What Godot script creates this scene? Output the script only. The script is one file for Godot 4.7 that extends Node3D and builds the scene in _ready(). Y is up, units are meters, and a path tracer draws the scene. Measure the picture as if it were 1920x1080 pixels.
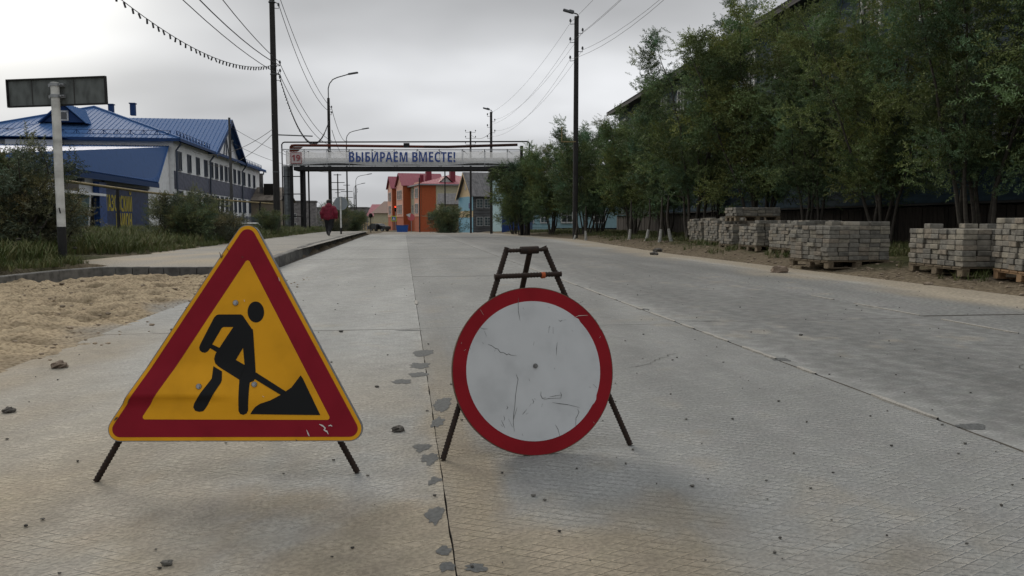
extends Node3D

# ---------------------------------------------------------------- helpers
class Geo:
	var v := PackedVector3Array()
	var n := PackedVector3Array()
	var c := PackedColorArray()
	var u := PackedVector2Array()
	var col := Color(1, 1, 1)
	func vert(p: Vector3, nn: Vector3, uv := Vector2.ZERO) -> void:
		v.append(p); n.append(nn); c.append(col); u.append(uv)
	func tri(a: Vector3, b: Vector3, d: Vector3) -> void:
		var nn := (b - a).cross(d - a).normalized()
		vert(a, nn); vert(d, nn); vert(b, nn)
	func quad(a: Vector3, b: Vector3, d: Vector3, e: Vector3) -> void:
		tri(a, b, d); tri(a, d, e)
	func box(at: Vector3, s: Vector3, b := Basis(), bev := 0.0) -> void:
		var h := s * 0.5
		if bev <= 0.0:
			var f := [[0, 1, 2], [1, 2, 0], [2, 0, 1]]
			for k in 3:
				var i: int = f[k][0]; var j: int = f[k][1]; var l: int = f[k][2]
				for sg in [-1.0, 1.0]:
					var p := [Vector3(), Vector3(), Vector3(), Vector3()]
					var q := [[-1.0, -1.0], [1.0, -1.0], [1.0, 1.0], [-1.0, 1.0]]
					for m in 4:
						var w := Vector3()
						w[i] = h[i] * sg; w[j] = h[j] * q[m][0]; w[l] = h[l] * q[m][1]
						p[m] = at + b * w
					if sg > 0: quad(p[0], p[1], p[2], p[3])
					else: quad(p[3], p[2], p[1], p[0])
			return
		# chamfered: six faces, twelve edge strips, eight corners
		var bb := minf(bev, minf(h.x, minf(h.y, h.z)) * 0.9)
		var P := func(sx: float, sy: float, sz: float, ax: int) -> Vector3:
			var w := Vector3(sx * (h.x - bb), sy * (h.y - bb), sz * (h.z - bb))
			w[ax] += bb * (sx if ax == 0 else (sy if ax == 1 else sz))
			return at + b * w
		for sg in [-1.0, 1.0]:
			var x := [P.call(sg, -1, -1, 0), P.call(sg, 1, -1, 0), P.call(sg, 1, 1, 0), P.call(sg, -1, 1, 0)]
			var y := [P.call(-1, sg, -1, 1), P.call(-1, sg, 1, 1), P.call(1, sg, 1, 1), P.call(1, sg, -1, 1)]
			var z := [P.call(-1, -1, sg, 2), P.call(1, -1, sg, 2), P.call(1, 1, sg, 2), P.call(-1, 1, sg, 2)]
			for q in [x, y, z]:
				if sg > 0: quad(q[0], q[1], q[2], q[3])
				else: quad(q[3], q[2], q[1], q[0])
		for s1 in [-1.0, 1.0]:
			for s2 in [-1.0, 1.0]:
				var flip: bool = s1 * s2 > 0
				var e1 := [P.call(s1, s2, -1, 0), P.call(s1, s2, -1, 1), P.call(s1, s2, 1, 1), P.call(s1, s2, 1, 0)]
				var e2 := [P.call(-1, s1, s2, 1), P.call(-1, s1, s2, 2), P.call(1, s1, s2, 2), P.call(1, s1, s2, 1)]
				var e3 := [P.call(s2, -1, s1, 2), P.call(s2, -1, s1, 0), P.call(s2, 1, s1, 0), P.call(s2, 1, s1, 2)]
				for q in [e1, e2, e3]:
					if flip: quad(q[0], q[1], q[2], q[3])
					else: quad(q[3], q[2], q[1], q[0])
				for s3 in [-1.0, 1.0]:
					var t := [P.call(s1, s2, s3, 0), P.call(s1, s2, s3, 1), P.call(s1, s2, s3, 2)]
					if s1 * s2 * s3 > 0: tri(t[0], t[1], t[2])
					else: tri(t[2], t[1], t[0])
	func tube(pts: Array, rad: Array, sides := 8, caps := true) -> void:
		var m := pts.size()
		var prev := Vector3(0.123, 0.31, 0.94).normalized()
		var rings := []
		for i in m:
			var d: Vector3 = (pts[mini(i + 1, m - 1)] - pts[maxi(i - 1, 0)]).normalized()
			var s := prev - d * prev.dot(d)
			if s.length() < 0.01: s = d.cross(Vector3(1, 0, 0)) if absf(d.x) < 0.9 else d.cross(Vector3(0, 1, 0))
			s = s.normalized()
			prev = s
			var w := d.cross(s)
			var ring := []
			for k in sides:
				var a := TAU * k / sides
				ring.append(s * cos(a) + w * sin(a))
			rings.append(ring)
		for i in m - 1:
			var ra: float = rad[mini(i, rad.size() - 1)]
			var rb: float = rad[mini(i + 1, rad.size() - 1)]
			for k in sides:
				var k2 := (k + 1) % sides
				var n1: Vector3 = rings[i][k]; var n2: Vector3 = rings[i][k2]; var n3: Vector3 = rings[i + 1][k2]; var n4: Vector3 = rings[i + 1][k]
				var p1: Vector3 = pts[i] + n1 * ra; var p2: Vector3 = pts[i] + n2 * ra; var p3: Vector3 = pts[i + 1] + n3 * rb; var p4: Vector3 = pts[i + 1] + n4 * rb
				vert(p1, n1); vert(p3, n3); vert(p2, n2)
				vert(p1, n1); vert(p4, n4); vert(p3, n3)
		if caps:
			for e in [0, m - 1]:
				var r: float = rad[mini(e, rad.size() - 1)]
				for k in sides:
					var a: Vector3 = pts[e] + rings[e][k] * r
					var b: Vector3 = pts[e] + rings[e][(k + 1) % sides] * r
					if e == 0: tri(pts[e], b, a)
					else: tri(pts[e], a, b)
	func rod(a: Vector3, b: Vector3, r: float, sides := 8, r2 := -1.0) -> void:
		tube([a, b], [r, r if r2 < 0 else r2], sides)
	# prism of a polygon in the local xy plane of t, from z0 to z1
	func prism(poly: PackedVector2Array, z0: float, z1: float, t := Transform3D()) -> void:
		var p := poly
		if not Geometry2D.is_polygon_clockwise(p): p = p.duplicate(); p.reverse()
		var idx := Geometry2D.triangulate_polygon(p)
		for i in range(0, idx.size(), 3):
			var a := p[idx[i]]; var b := p[idx[i + 1]]; var d := p[idx[i + 2]]
			if (b - a).cross(d - a) < 0: var s := b; b = d; d = s
			tri(t * Vector3(a.x, a.y, z1), t * Vector3(b.x, b.y, z1), t * Vector3(d.x, d.y, z1))
			tri(t * Vector3(a.x, a.y, z0), t * Vector3(d.x, d.y, z0), t * Vector3(b.x, b.y, z0))
		for i in p.size():
			var a := p[i]; var b := p[(i + 1) % p.size()]
			quad(t * Vector3(a.x, a.y, z0), t * Vector3(a.x, a.y, z1), t * Vector3(b.x, b.y, z1), t * Vector3(b.x, b.y, z0))
	func ball(at: Vector3, r: float, sc := Vector3.ONE, seg := 10, rings := 6) -> void:
		for i in rings:
			for k in seg:
				var q := []
				for o in [[0, 0], [0, 1], [1, 1], [1, 0]]:
					var th: float = PI * (i + o[0]) / rings
					var ph: float = TAU * (k + o[1]) / seg
					q.append(Vector3(sin(th) * cos(ph), cos(th), sin(th) * sin(ph)))
				for t in [[0, 1, 2], [0, 2, 3]]:
					var w := [q[t[0]], q[t[1]], q[t[2]]]
					if (w[0] - w[1]).length() < 1e-5 or (w[1] - w[2]).length() < 1e-5 or (w[0] - w[2]).length() < 1e-5: continue
					for j in [0, 1, 2]: vert(at + w[j] * r * sc, w[j])
	func mesh() -> ArrayMesh:
		var a := []
		a.resize(Mesh.ARRAY_MAX)
		a[Mesh.ARRAY_VERTEX] = v
		a[Mesh.ARRAY_NORMAL] = n
		a[Mesh.ARRAY_COLOR] = c
		a[Mesh.ARRAY_TEX_UV] = u
		var m := ArrayMesh.new()
		m.add_surface_from_arrays(Mesh.PRIMITIVE_TRIANGLES, a)
		return m

var names := {}
var mats := {}
var tex := {}
var rng := RandomNumberGenerator.new()

func V(x: float, y: float, d: float) -> Vector3: return Vector3(x, y, -d)   # d: metres ahead of the photographer

func numbered(s: String) -> String:
	var k: int = names.get(s, 0)
	names[s] = k + 1
	return s if k == 0 else "%s_%03d" % [s, k]

func tag(o: Node3D, label: String, category := "", group := "", kind := "") -> Node3D:
	if label: o.set_meta("label", label)
	if category: o.set_meta("category", category)
	if group: o.set_meta("group", group)
	if kind: o.set_meta("kind", kind)
	return o

func thing(called: String, label: String, category: String, at := Vector3.ZERO, turn := 0.0, group := "") -> Node3D:
	var o := Node3D.new()
	o.name = numbered(called)
	add_child(o)
	o.position = at
	o.rotation.y = turn
	tag(o, label, category, group)
	return o

func part(parent: Node3D, called: String, g, m: Material) -> MeshInstance3D:
	var o := MeshInstance3D.new()
	o.mesh = g.mesh() if g is Geo else g
	o.material_override = m
	o.name = called if parent != self else numbered(called)
	parent.add_child(o, true)
	return o

func boxpart(parent: Node3D, called: String, at: Vector3, s: Vector3, m: Material, b := Basis(), bev := 0.0) -> MeshInstance3D:
	var g := Geo.new()
	g.box(at, s, b, bev)
	return part(parent, called, g, m)

func lin(c: Color) -> Color:
	return c.linear_to_srgb()

func M(key: String, c: Color, rough := 0.8, o := {}) -> StandardMaterial3D:
	if mats.has(key): return mats[key]
	var m := StandardMaterial3D.new()
	m.resource_name = key
	var a := c.a
	m.albedo_color = lin(c)
	m.albedo_color.a = a
	m.roughness = rough
	m.metallic = o.get("metal", 0.0)
	m.metallic_specular = o.get("spec", 0.4)
	if a < 1.0: m.transparency = BaseMaterial3D.TRANSPARENCY_ALPHA
	if o.has("tex"):
		m.albedo_texture = tex[o.tex]
		m.uv1_triplanar = not o.has("uv")
		m.uv1_world_triplanar = o.has("world")
		var s = o.get("ts", 1.0)
		m.uv1_scale = s if s is Vector3 else Vector3(s, s, s)
	if o.has("bump"):
		m.heightmap_enabled = true
		m.heightmap_texture = tex[o.bump]
		m.heightmap_scale = o.get("bs", 0.3)
		if not o.has("tex"):
			m.uv1_triplanar = not o.has("uv")
			m.uv1_world_triplanar = o.has("world")
			var s = o.get("ts", 1.0)
			m.uv1_scale = s if s is Vector3 else Vector3(s, s, s)
	if o.has("back"):
		m.backlight_enabled = true
		m.backlight = lin(o.back)
	if o.has("emit"):
		m.emission_enabled = true
		m.emission = lin(o.emit)
		m.emission_energy_multiplier = o.get("energy", 1.0)
	m.vertex_color_use_as_albedo = o.has("vcol")
	m.cull_mode = BaseMaterial3D.CULL_DISABLED
	mats[key] = m
	return m

func noise(sd: int, freq: float, oct := 4, kind := FastNoiseLite.TYPE_SIMPLEX_SMOOTH) -> FastNoiseLite:
	var f := FastNoiseLite.new()
	f.seed = sd
	f.frequency = freq
	f.noise_type = kind
	f.fractal_type = FastNoiseLite.FRACTAL_FBM
	f.fractal_octaves = oct
	return f

func ramp_tex(key: String, f: FastNoiseLite, size: int, lo: Color, mid: Color, hi: Color) -> void:
	var im := f.get_seamless_image(size, size)
	im.convert(Image.FORMAT_L8)
	var d := im.get_data()
	var lut := PackedByteArray()
	for i in 256:
		var t := i / 255.0
		var cc := lo.lerp(mid, t * 2.0) if t < 0.5 else mid.lerp(hi, t * 2.0 - 1.0)
		lut.append_array([int(clampf(cc.r, 0, 1) * 255), int(clampf(cc.g, 0, 1) * 255), int(clampf(cc.b, 0, 1) * 255)])
	var o := PackedByteArray()
	o.resize(d.size() * 3)
	for i in d.size():
		var k := d[i] * 3
		o[i * 3] = lut[k]; o[i * 3 + 1] = lut[k + 1]; o[i * 3 + 2] = lut[k + 2]
	tex[key] = ImageTexture.create_from_image(Image.create_from_data(size, size, false, Image.FORMAT_RGB8, o))

func gray(x: float) -> Color: return Color(x, x, x)

func make_textures() -> void:
	ramp_tex("fine", noise(3, 0.035, 5), 512, gray(0.70), gray(0.88), gray(1.0))
	ramp_tex("blotch", noise(4, 0.008, 5), 512, gray(0.66), gray(0.88), gray(1.0))
	ramp_tex("rust", noise(5, 0.02, 5), 512, Color(1, 0.75, 0.55), Color(0.85, 0.72, 0.65), Color(0.55, 0.55, 0.55))
	ramp_tex("speck", noise(6, 0.16, 3), 512, gray(0.55), gray(0.93), gray(1.0))
	ramp_tex("soil", noise(8, 0.03, 6), 512, Color(0.55, 0.52, 0.48), Color(0.86, 0.84, 0.82), Color(1, 0.98, 0.95))
	ramp_tex("grime", noise(13, 0.012, 5), 512, gray(0.90), gray(0.97), gray(1.0))
	tex["bump"] = ImageTexture.create_from_image(noise(7, 0.05, 5).get_seamless_image(512, 512))
	tex["grit"] = ImageTexture.create_from_image(noise(9, 0.14, 3).get_seamless_image(512, 512))
	# rhombic anti-skid relief of the cast slabs: 10 x 20 rhombs to a 0.9 m tile
	var S := 1024
	var f1 := noise(11, 0.07, 4).get_seamless_image(S, S)
	f1.convert(Image.FORMAT_L8)
	var f2 := noise(12, 0.009, 4).get_seamless_image(S, S)
	f2.convert(Image.FORMAT_L8)
	var d1 := f1.get_data()
	var d2 := f2.get_data()
	var col := PackedByteArray(); col.resize(S * S)
	var colw := PackedByteArray(); colw.resize(S * S)
	var hgt := PackedByteArray(); hgt.resize(S * S)
	var hgw := PackedByteArray(); hgw.resize(S * S)
	for y in S:
		var vv := 32.0 * y / S
		for x in S:
			var i := y * S + x
			var uu := 16.0 * x / S
			var a1 := absf(fposmod(uu + vv + d2[i] * 0.0012, 1.0) - 0.5) * 2.0     # 1 on a ridge
			var a2 := absf(fposmod(uu - vv, 1.0) - 0.5) * 2.0
			var r1 := clampf((a1 - 0.80) * 6.0, 0.0, 1.0)
			var r2 := clampf((a2 - 0.80) * 6.0, 0.0, 1.0)
			var nz := (d1[i] - 128) / 255.0
			var nb := (d2[i] - 128) / 255.0
			var r := maxf(r1, r2 * 0.5) * clampf(0.62 + nb * 2.4, 0.0, 1.0)
			col[i] = int(clampf(0.775 + 0.24 * r + nz * 0.16 + nb * 0.12, 0, 1) * 255)
			hgt[i] = int(clampf(0.30 + 0.5 * r + nz * 0.15, 0, 1) * 255)
			var rw := maxf(r1, r2) * clampf(0.45 + nb * 2.6, 0.0, 1.0)
			colw[i] = int(clampf(0.82 + 0.14 * rw + nz * 0.18 + nb * 0.14, 0, 1) * 255)
			hgw[i] = int(clampf(0.35 + 0.35 * rw + nz * 0.25, 0, 1) * 255)
	for q in [["rhomb", col], ["rhomb_worn", colw], ["rhomb_h", hgt], ["rhomb_worn_h", hgw]]:
		tex[q[0]] = ImageTexture.create_from_image(Image.create_from_data(S, S, false, Image.FORMAT_L8, q[1]))

# ---------------------------------------------------------------- the lie of the land (metres; s across the road, t along it)
const RX := 0.991
const RZ := 0.1333
func road_st(x: float, d: float) -> Vector2:
	return Vector2((x - 0.12) * RX + d * RZ, -(x - 0.12) * RZ + d * RX)
func road_xz(s: float, t: float) -> Vector2:
	return Vector2(0.12 + s * RX - t * RZ, t * RX + s * RZ)
func yr(d: float) -> float:
	if d < 44.0: return 0.0
	if d < 64.0: return -0.0115 * (d - 44.0) * (d - 44.0) / 40.0
	return -0.0115 * (d - 54.0)
func redge(t: float) -> float:      # right edge of the carriageway
	if t < 21: return 7.0
	if t < 38: return lerpf(7.0, 8.2, (t - 21) / 17.0)
	if t < 52: return lerpf(8.2, 7.5, (t - 38) / 14.0)
	return 7.5 + maxf(0.0, t - 60) * 0.05
var nA := FastNoiseLite.new()
var nB := FastNoiseLite.new()
func land(x: float, d: float) -> float:
	var q := road_st(x, d)
	var s := q.x
	var b := yr(d)
	var bump := nA.get_noise_2d(x * 1.0, d * 1.0) * 0.06
	var re := redge(q.y)
	if s > -2.7 and s < re - 0.15: return b - 0.22
	if s >= re - 0.15:
		var k := clampf((s - re + 0.15) / 1.5, 0.0, 1.0)
		return b + lerpf(-0.03, 0.18, k) + bump * clampf(k * 2.0, 0.2, 1.0) + clampf((s - re - 2.0) * 0.03, 0.0, 0.12)
	if d < 12.35 and x > -6.6: return b - 0.2
	if d < 13.0 and x > -6.5: return b - 0.05
	var kk := clampf((-5.3 - s) / 2.0, 0.0, 1.0)
	if d > 13.0 and s > -5.3: return b + 0.08
	return b + lerpf(0.2, 0.36, kk) + bump * 0.7 + clampf((-s - 8.0) * 0.02, 0.0, 0.25)

func _ready() -> void:
	rng.seed = 5
	nA.seed = 21; nA.frequency = 0.8; nA.fractal_octaves = 4
	nB.seed = 22; nB.frequency = 0.25; nB.fractal_octaves = 4
	# --- camera
	var cam := Camera3D.new()
	cam.name = "camera"
	cam.fov = rad_to_deg(2.0 * atan(540.0 / 1500.0))
	cam.position = Vector3(0, 0.87, 0)
	cam.rotation.x = -atan(125.0 / 1500.0)
	cam.near = 0.05
	cam.far = 4000.0
	cam.current = true
	add_child(cam)
	# --- sky and exposure
	var env := Environment.new()
	env.background_mode = Environment.BG_SKY
	var sky := Sky.new()
	var pano := PanoramaSkyMaterial.new()
	pano.panorama = make_sky()
	sky.sky_material = pano
	env.sky = sky
	env.tonemap_mode = Environment.TONE_MAPPER_LINEAR
	env.tonemap_exposure = 1.2
	env.sdfgi_enabled = true
	env.ssao_enabled = true
	env.ssil_enabled = true
	var we := WorldEnvironment.new()
	we.name = "world_environment"
	we.environment = env
	add_child(we)
	# --- the sun behind the cloud, ahead and to the left
	var sun := DirectionalLight3D.new()
	sun.name = "sun"
	sun.light_energy = 0.5
	sun.light_color = Color(1.0, 0.96, 0.9)
	sun.light_angular_distance = 24.0
	sun.shadow_enabled = true
	sun.look_at_from_position(Vector3(-0.5, 0.52, -0.84), Vector3.ZERO)
	add_child(sun)
	make_textures()
	build_ground()
	build_road()
	build_kerbs()
	build_sand()
	build_right_house()
	build_school()
	build_far_buildings()
	build_gantry()
	build_poles()
	build_trees()
	build_stacks()
	build_grass()
	build_street_bits()
	build_person()
	build_warning_sign()
	build_round_sign()
	build_stones()

func make_sky() -> ImageTexture:
	var W := 1024
	var H := 512
	var im := Image.create(W, H, false, Image.FORMAT_RGBF)
	var f := noise(31, 1.0, 5)
	f.frequency = 1.1
	var sd := Vector3(-0.545, 0.275, -0.795).normalized()
	for y in H:
		var el := PI * (0.5 - (y + 0.5) / H)
		var sy := sin(el)
		var cy := cos(el)
		for x in W:
			var az := TAU * (x + 0.5) / W
			var dir := Vector3(sin(az) * cy, sy, -cos(az) * cy)
			if y > H / 2 + 4:
				im.set_pixel(x, y, Color(0.3, 0.3, 0.29))
				continue
			# a cloud sheet seen from below: foreshortened towards the horizon
			var k := 1.0 / maxf(sy + 0.16, 0.05)
			var p := Vector3(dir.x * k, 0.0, dir.z * k)
			var n1 := f.get_noise_3d(p.x * 0.40, 3.0, p.z * 0.62)
			var n2 := f.get_noise_3d(p.x * 1.3 + 9.0, 1.0, p.z * 2.1)
			var azd := wrapf(az, -PI, PI)
			# an overcast sheet: a bright break low down, a darker roll above it, brighter again towards the zenith
			var base := 0.51 + 0.20 * exp(-pow((el - 0.165) / 0.055, 2.0)) * smoothstep(-0.40, -0.16, azd) - 0.14 * smoothstep(0.18, 0.25, el) + 0.56 * smoothstep(0.34, 1.1, el)
			base -= 0.15 * exp(-pow((el - 0.125) / 0.055, 2.0)) * exp(-pow((azd + 0.44) / 0.22, 2.0))
			base -= 0.04 * exp(-pow((el - 0.04) / 0.035, 2.0))
			base *= 1.0 + 0.26 * n1 + 0.16 * n2
			var g := maxf(dir.dot(sd), 0.0)
			var glow := 0.75 * pow(g, 70.0) + 0.07 * pow(g, 14.0)
			base += glow * (1.0 + 0.5 * n1)
			var warm := clampf(glow * 1.2, 0.0, 1.0)
			var c := Color(base * lerpf(0.972, 1.0, warm), base * lerpf(0.99, 0.975, warm), base * lerpf(1.02, 0.90, warm))
			im.set_pixel(x, y, c)
	return ImageTexture.create_from_image(im)

func build_ground() -> void:
	var xs: Array[float] = []
	var ds: Array[float] = []
	var x := -15.0
	while x <= 13.0: xs.append(x); x += 0.4
	var st := 1.0
	while x < 2500.0: xs.append(x); x += st; st *= 1.35
	x = -15.4; st = 1.0
	while x > -2500.0: xs.insert(0, x); x -= st; st *= 1.35
	var d := 1.0
	while d < 62.0: ds.append(d); d += 0.45
	st = 1.0
	while d < 3200.0: ds.append(d); d += st; st *= 1.25
	ds.insert(0, -40.0); ds.insert(1, -4.0)
	var g := Geo.new()
	var P := []
	var C := []
	for a in ds.size():
		for b in xs.size():
			var xx := xs[b]; var dd := ds[a]
			P.append(V(xx, land(xx, dd), dd))
			var q := road_st(xx, dd)
			var m := nB.get_noise_2d(xx, dd) * 0.5 + nA.get_noise_2d(xx * 2.0, dd * 2.0) * 0.5
			var soil := Color(0.185, 0.16, 0.12)
			var green := Color(0.055, 0.065, 0.028)
			var gk := 0.0
			if q.x > redge(q.y): gk = smoothstep(0.6, 2.2, q.x - redge(q.y) + m * 2.2)
			elif q.x < -5.0: gk = smoothstep(0.0, 0.9, -5.2 - q.x + m * 1.4)
			if dd < 14.5 and xx < -6.7: gk = smoothstep(0.0, 0.5, -6.7 - xx + m * 0.4)
			if dd > 110: gk *= 0.55
			C.append(soil.lerp(green, clampf(gk, 0, 0.92)) * (1.0 + m * 0.35))
	var w := xs.size()
	var N := []
	for a in ds.size():
		for b in w:
			var l: Vector3 = P[a * w + maxi(b - 1, 0)]; var r: Vector3 = P[a * w + mini(b + 1, w - 1)]
			var n0: Vector3 = P[maxi(a - 1, 0) * w + b]; var n1: Vector3 = P[mini(a + 1, ds.size() - 1) * w + b]
			N.append((r - l).cross(n1 - n0).normalized())
	for a in ds.size() - 1:
		for b in w - 1:
			for i in [a * w + b, (a + 1) * w + b, (a + 1) * w + b + 1, a * w + b, (a + 1) * w + b + 1, a * w + b + 1]:
				g.col = C[i]
				g.vert(P[i], N[i])
	var o := part(self, "ground", g, M("soil", Color(1, 1, 1), 0.95, {"vcol": 1, "tex": "soil", "ts": 0.55, "world": 1, "bump": "bump", "bs": 2.5, "spec": 0.15}))
	tag(o, "sandy soil and rough grass verges on both sides of the road", "", "", "structure")

func slab_col(x: float, d: float, s: float) -> Color:
	var conc := Color(0.290, 0.293, 0.280)
	var sand := Color(0.315, 0.268, 0.195)
	var big := nB.get_noise_2d(x * 2.2 + 40.0, d * 1.1)
	var fine := nA.get_noise_2d(x * 3.0, d * 2.0 + 70.0)
	conc = conc * (1.0 + big * 0.15 + fine * 0.10) * (1.0 + 0.20 * nB.get_noise_2d(s * 3.6, d * 0.28 + 200.0)) * (1.12 if s < 0.0 else 1.0)
	if s > 2.2: conc = conc * lerpf(0.92, 0.64, smoothstep(2.2, 2.5, s)) if s < 6.2 else conc
	var k := 0.0
	# sand tracked over the slabs: by the pit, below the signs, along the outer edge
	k = maxf(k, smoothstep(1.5, -0.1, s + 2.4 + big * 1.0 - clampf(4.6 - d, 0, 2) * 0.25) * smoothstep(7.5, 4.5, d))
	k = maxf(k, 0.9 * smoothstep(2.80, 2.35, d + big * 0.7 + fine * 0.3) * smoothstep(1.3, 0.3, absf(x + 0.1) + fine * 0.5 - 0.35 + big * 0.6))
	k = maxf(k, 0.95 * smoothstep(0.16, 0.04, absf(s - 0.075) + fine * 0.08) * smoothstep(7.0, 2.5, d))
	k = maxf(k, 0.28 * smoothstep(0.55, 0.9, fine + big * 0.6 + 0.18))
	if s < 0.0: k = maxf(k, 0.6 * smoothstep(-0.1, 0.45, nB.get_noise_2d(x * 1.3 + 7.0, d * 0.9) + 0.12 + fine * 0.25) * smoothstep(6.0, 3.0, d))
	var edge := redge(d) - s
	k = maxf(k, 0.85 * smoothstep(1.5, 0.5, edge + big * 0.7))
	var c := conc.lerp(sand * (1.0 + fine * 0.12), clampf(k, 0, 1))
	# paler, drier streaks
	c = c * (1.0 + 0.12 * smoothstep(0.05, 0.5, nB.get_noise_2d(x * 5.0 - 9.0, d * 0.9)))
	return c

func build_road() -> void:
	var road := Node3D.new()
	road.name = "road"
	add_child(road)
	tag(road, "wide road of grey concrete slabs with tracked sand and open joints", "", "", "structure")
	# bedding under the slabs, seen in the joints, and the carriageway beyond them
	var g := Geo.new()
	var T: Array[float] = []
	var t := -2.0
	while t < 70: T.append(t); t += 2.0
	while t < 140: T.append(t); t += 5.0
	for i in T.size() - 1:
		var q := []
		for e in [[T[i], 0], [T[i], 1], [T[i + 1], 1], [T[i + 1], 0]]:
			var tt: float = e[0]
			var drift := maxf(0.0, tt - 58.0) * 0.06
			var s: float = (-2.62 - drift) if e[1] == 0 else redge(tt) + 0.05 + drift * 1.5
			var xz := road_xz(s, tt)
			q.append(V(xz.x, yr(xz.y) + (-0.022 if tt < 62 else 0.0), xz.y))
		g.col = Color(0.10, 0.09, 0.075) if T[i] < 60 else Color(0.25, 0.24, 0.22)
		g.quad(q[0], q[1], q[2], q[3])
	part(road, "bedding", g, M("bedding", Color(1, 1, 1), 0.95, {"vcol": 1, "tex": "soil", "ts": 1.2, "world": 1, "bump": "bump", "bs": 1.0}))
	var cols := [[-2.46, 0.0, "w"], [0.0, 2.2, "r"], [2.2, 4.6, "r"], [4.6, 99.0, "p"]]
	var mw := M("slab_worn", Color(1.18, 1.18, 1.18), 0.86, {"vcol": 1, "tex": "rhomb_worn", "uv": 1, "bump": "rhomb_worn_h", "bs": 1.8, "spec": 0.35})
	var mr := M("slab_ribbed", Color(1.16, 1.16, 1.16), 0.84, {"vcol": 1, "tex": "rhomb", "uv": 1, "bump": "rhomb_h", "bs": 2.2, "spec": 0.35})
	var mp := M("slab_plain", Color(1.1, 1.1, 1.1), 0.88, {"vcol": 1, "tex": "fine", "uv": 1, "bump": "grit", "bs": 0.25, "spec": 0.35})
	for row in 11:
		for ci in 4:
			var t0: float = -5.9 + 6.2 * row + [0.0, 0.05, 0.14, 0.3][ci] + rng.randf_range(-0.03, 0.03)
			var t1: float = t0 + 6.17
			if t1 < 1.0: continue
			if t1 > 62.2: continue
			var s0: float = cols[ci][0] + (0.008 if ci == 2 else 0.002)
			var near := row < 3
			var step := 0.055 if near and row < 2 else (0.15 if row < 4 else 0.5)
			var lift := 0.0 if row == 1 else rng.randf_range(-0.0012, 0.0012)
			var tx := 0.0 if row == 1 else rng.randf_range(-0.0003, 0.0003)
			var ty := 0.0 if row == 1 else rng.randf_range(-0.0002, 0.0002)
			var nt := int(ceil((t1 - t0) / step))
			var st0 := 0
			if row == 1 : st0 = 0
			var sg := Geo.new()
			var wmax: float = (cols[ci][1] if ci < 3 else 7.0)
			var ns := int(ceil((wmax - s0) / step))
			var P := []
			var C := []
			var U := []
			for a in nt + 1:
				var tt := lerpf(t0, t1, float(a) / nt)
				var s1: float = cols[ci][1] - (0.008 if ci == 1 else 0.002) if ci < 3 else redge(tt)
				for b in ns + 1:
					var s := lerpf(s0, s1, float(b) / ns)
					if b == 0 or b == ns: s += nA.get_noise_2d(tt * 5.0, ci * 7.0 + b) * 0.004
					var t2 := tt
					if a == 0 or a == nt: t2 += nA.get_noise_2d(s * 5.0, row * 7.0 + a) * 0.004
					var xz := road_xz(s, t2)
					P.append(V(xz.x, yr(xz.y) + lift + (s - s0) * tx + (tt - t0) * ty + nB.get_noise_2d(xz.x * 2, xz.y * 2) * (0.0 if row == 1 else 0.001), xz.y))
					C.append(slab_col(xz.x, xz.y, s))
					U.append(Vector2(s, tt) / (1.44 if ci < 3 else 1.1))
			var w := ns + 1
			for a in nt:
				for b in ns:
					for i in [a * w + b, (a + 1) * w + b, (a + 1) * w + b + 1, a * w + b, (a + 1) * w + b + 1, a * w + b + 1]:
						sg.col = C[i]
						sg.vert(P[i], Vector3.UP, U[i])
			# worn edges down to the bedding
			sg.col = Color(0.17, 0.16, 0.14)
			for a in nt:
				for b in [0, ns]:
					var p0: Vector3 = P[a * w + b]; var p1: Vector3 = P[(a + 1) * w + b]
					sg.quad(p0, p1, p1 + Vector3(0, -0.05, 0), p0 + Vector3(0, -0.05, 0))
			for b in ns:
				for a in [0, nt]:
					var p0: Vector3 = P[a * w + b]; var p1: Vector3 = P[a * w + b + 1]
					sg.quad(p0, p1, p1 + Vector3(0, -0.05, 0), p0 + Vector3(0, -0.05, 0))
			part(road, "slab", sg, [mw, mr, mr if row > 90 else mp, mp][ci] if ci != 2 else M("slab_faint", Color(1.1, 1.1, 1.1), 0.84, {"vcol": 1, "tex": "rhomb_worn", "uv": 1, "bump": "rhomb_worn_h", "bs": 0.3, "spec": 0.35}))
	# grey mortar smears along the first joint
	var smear := M("mortar_smear", Color(0.115, 0.12, 0.118, 0.999), 0.9, {"tex": "fine", "ts": 3.0, "world": 1, "vcol": 1})
	for q in [[-0.60, 5.25, 0.10, 0.26], [-0.56, 4.78, 0.12, 0.20], [-0.53, 4.50, 0.08, 0.14], [-0.60, 4.30, 0.09, 0.12], [-0.335, 3.77, 0.075, 0.28], [-0.325, 3.42, 0.05, 0.20], [-0.345, 3.02, 0.055, 0.10], [-0.30, 2.88, 0.05, 0.15], [-0.262, 2.63, 0.035, 0.08], [-0.228, 2.31, 0.042, 0.14], [-0.180, 2.05, 0.030, 0.07], [-0.165, 1.955, 0.035, 0.05], [-0.09, 1.95, 0.05, 0.045], [-0.85, 6.35, 0.16, 0.05], [1.72, 6.95, 0.22, 0.05], [1.95, 3.35, 0.10, 0.10], [1.70, 5.0, 0.09, 0.12], [3.75, 8.1, 0.25, 0.07], [1.3, 7.9, 0.10, 0.18]]:
		var poly := PackedVector2Array()
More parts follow.
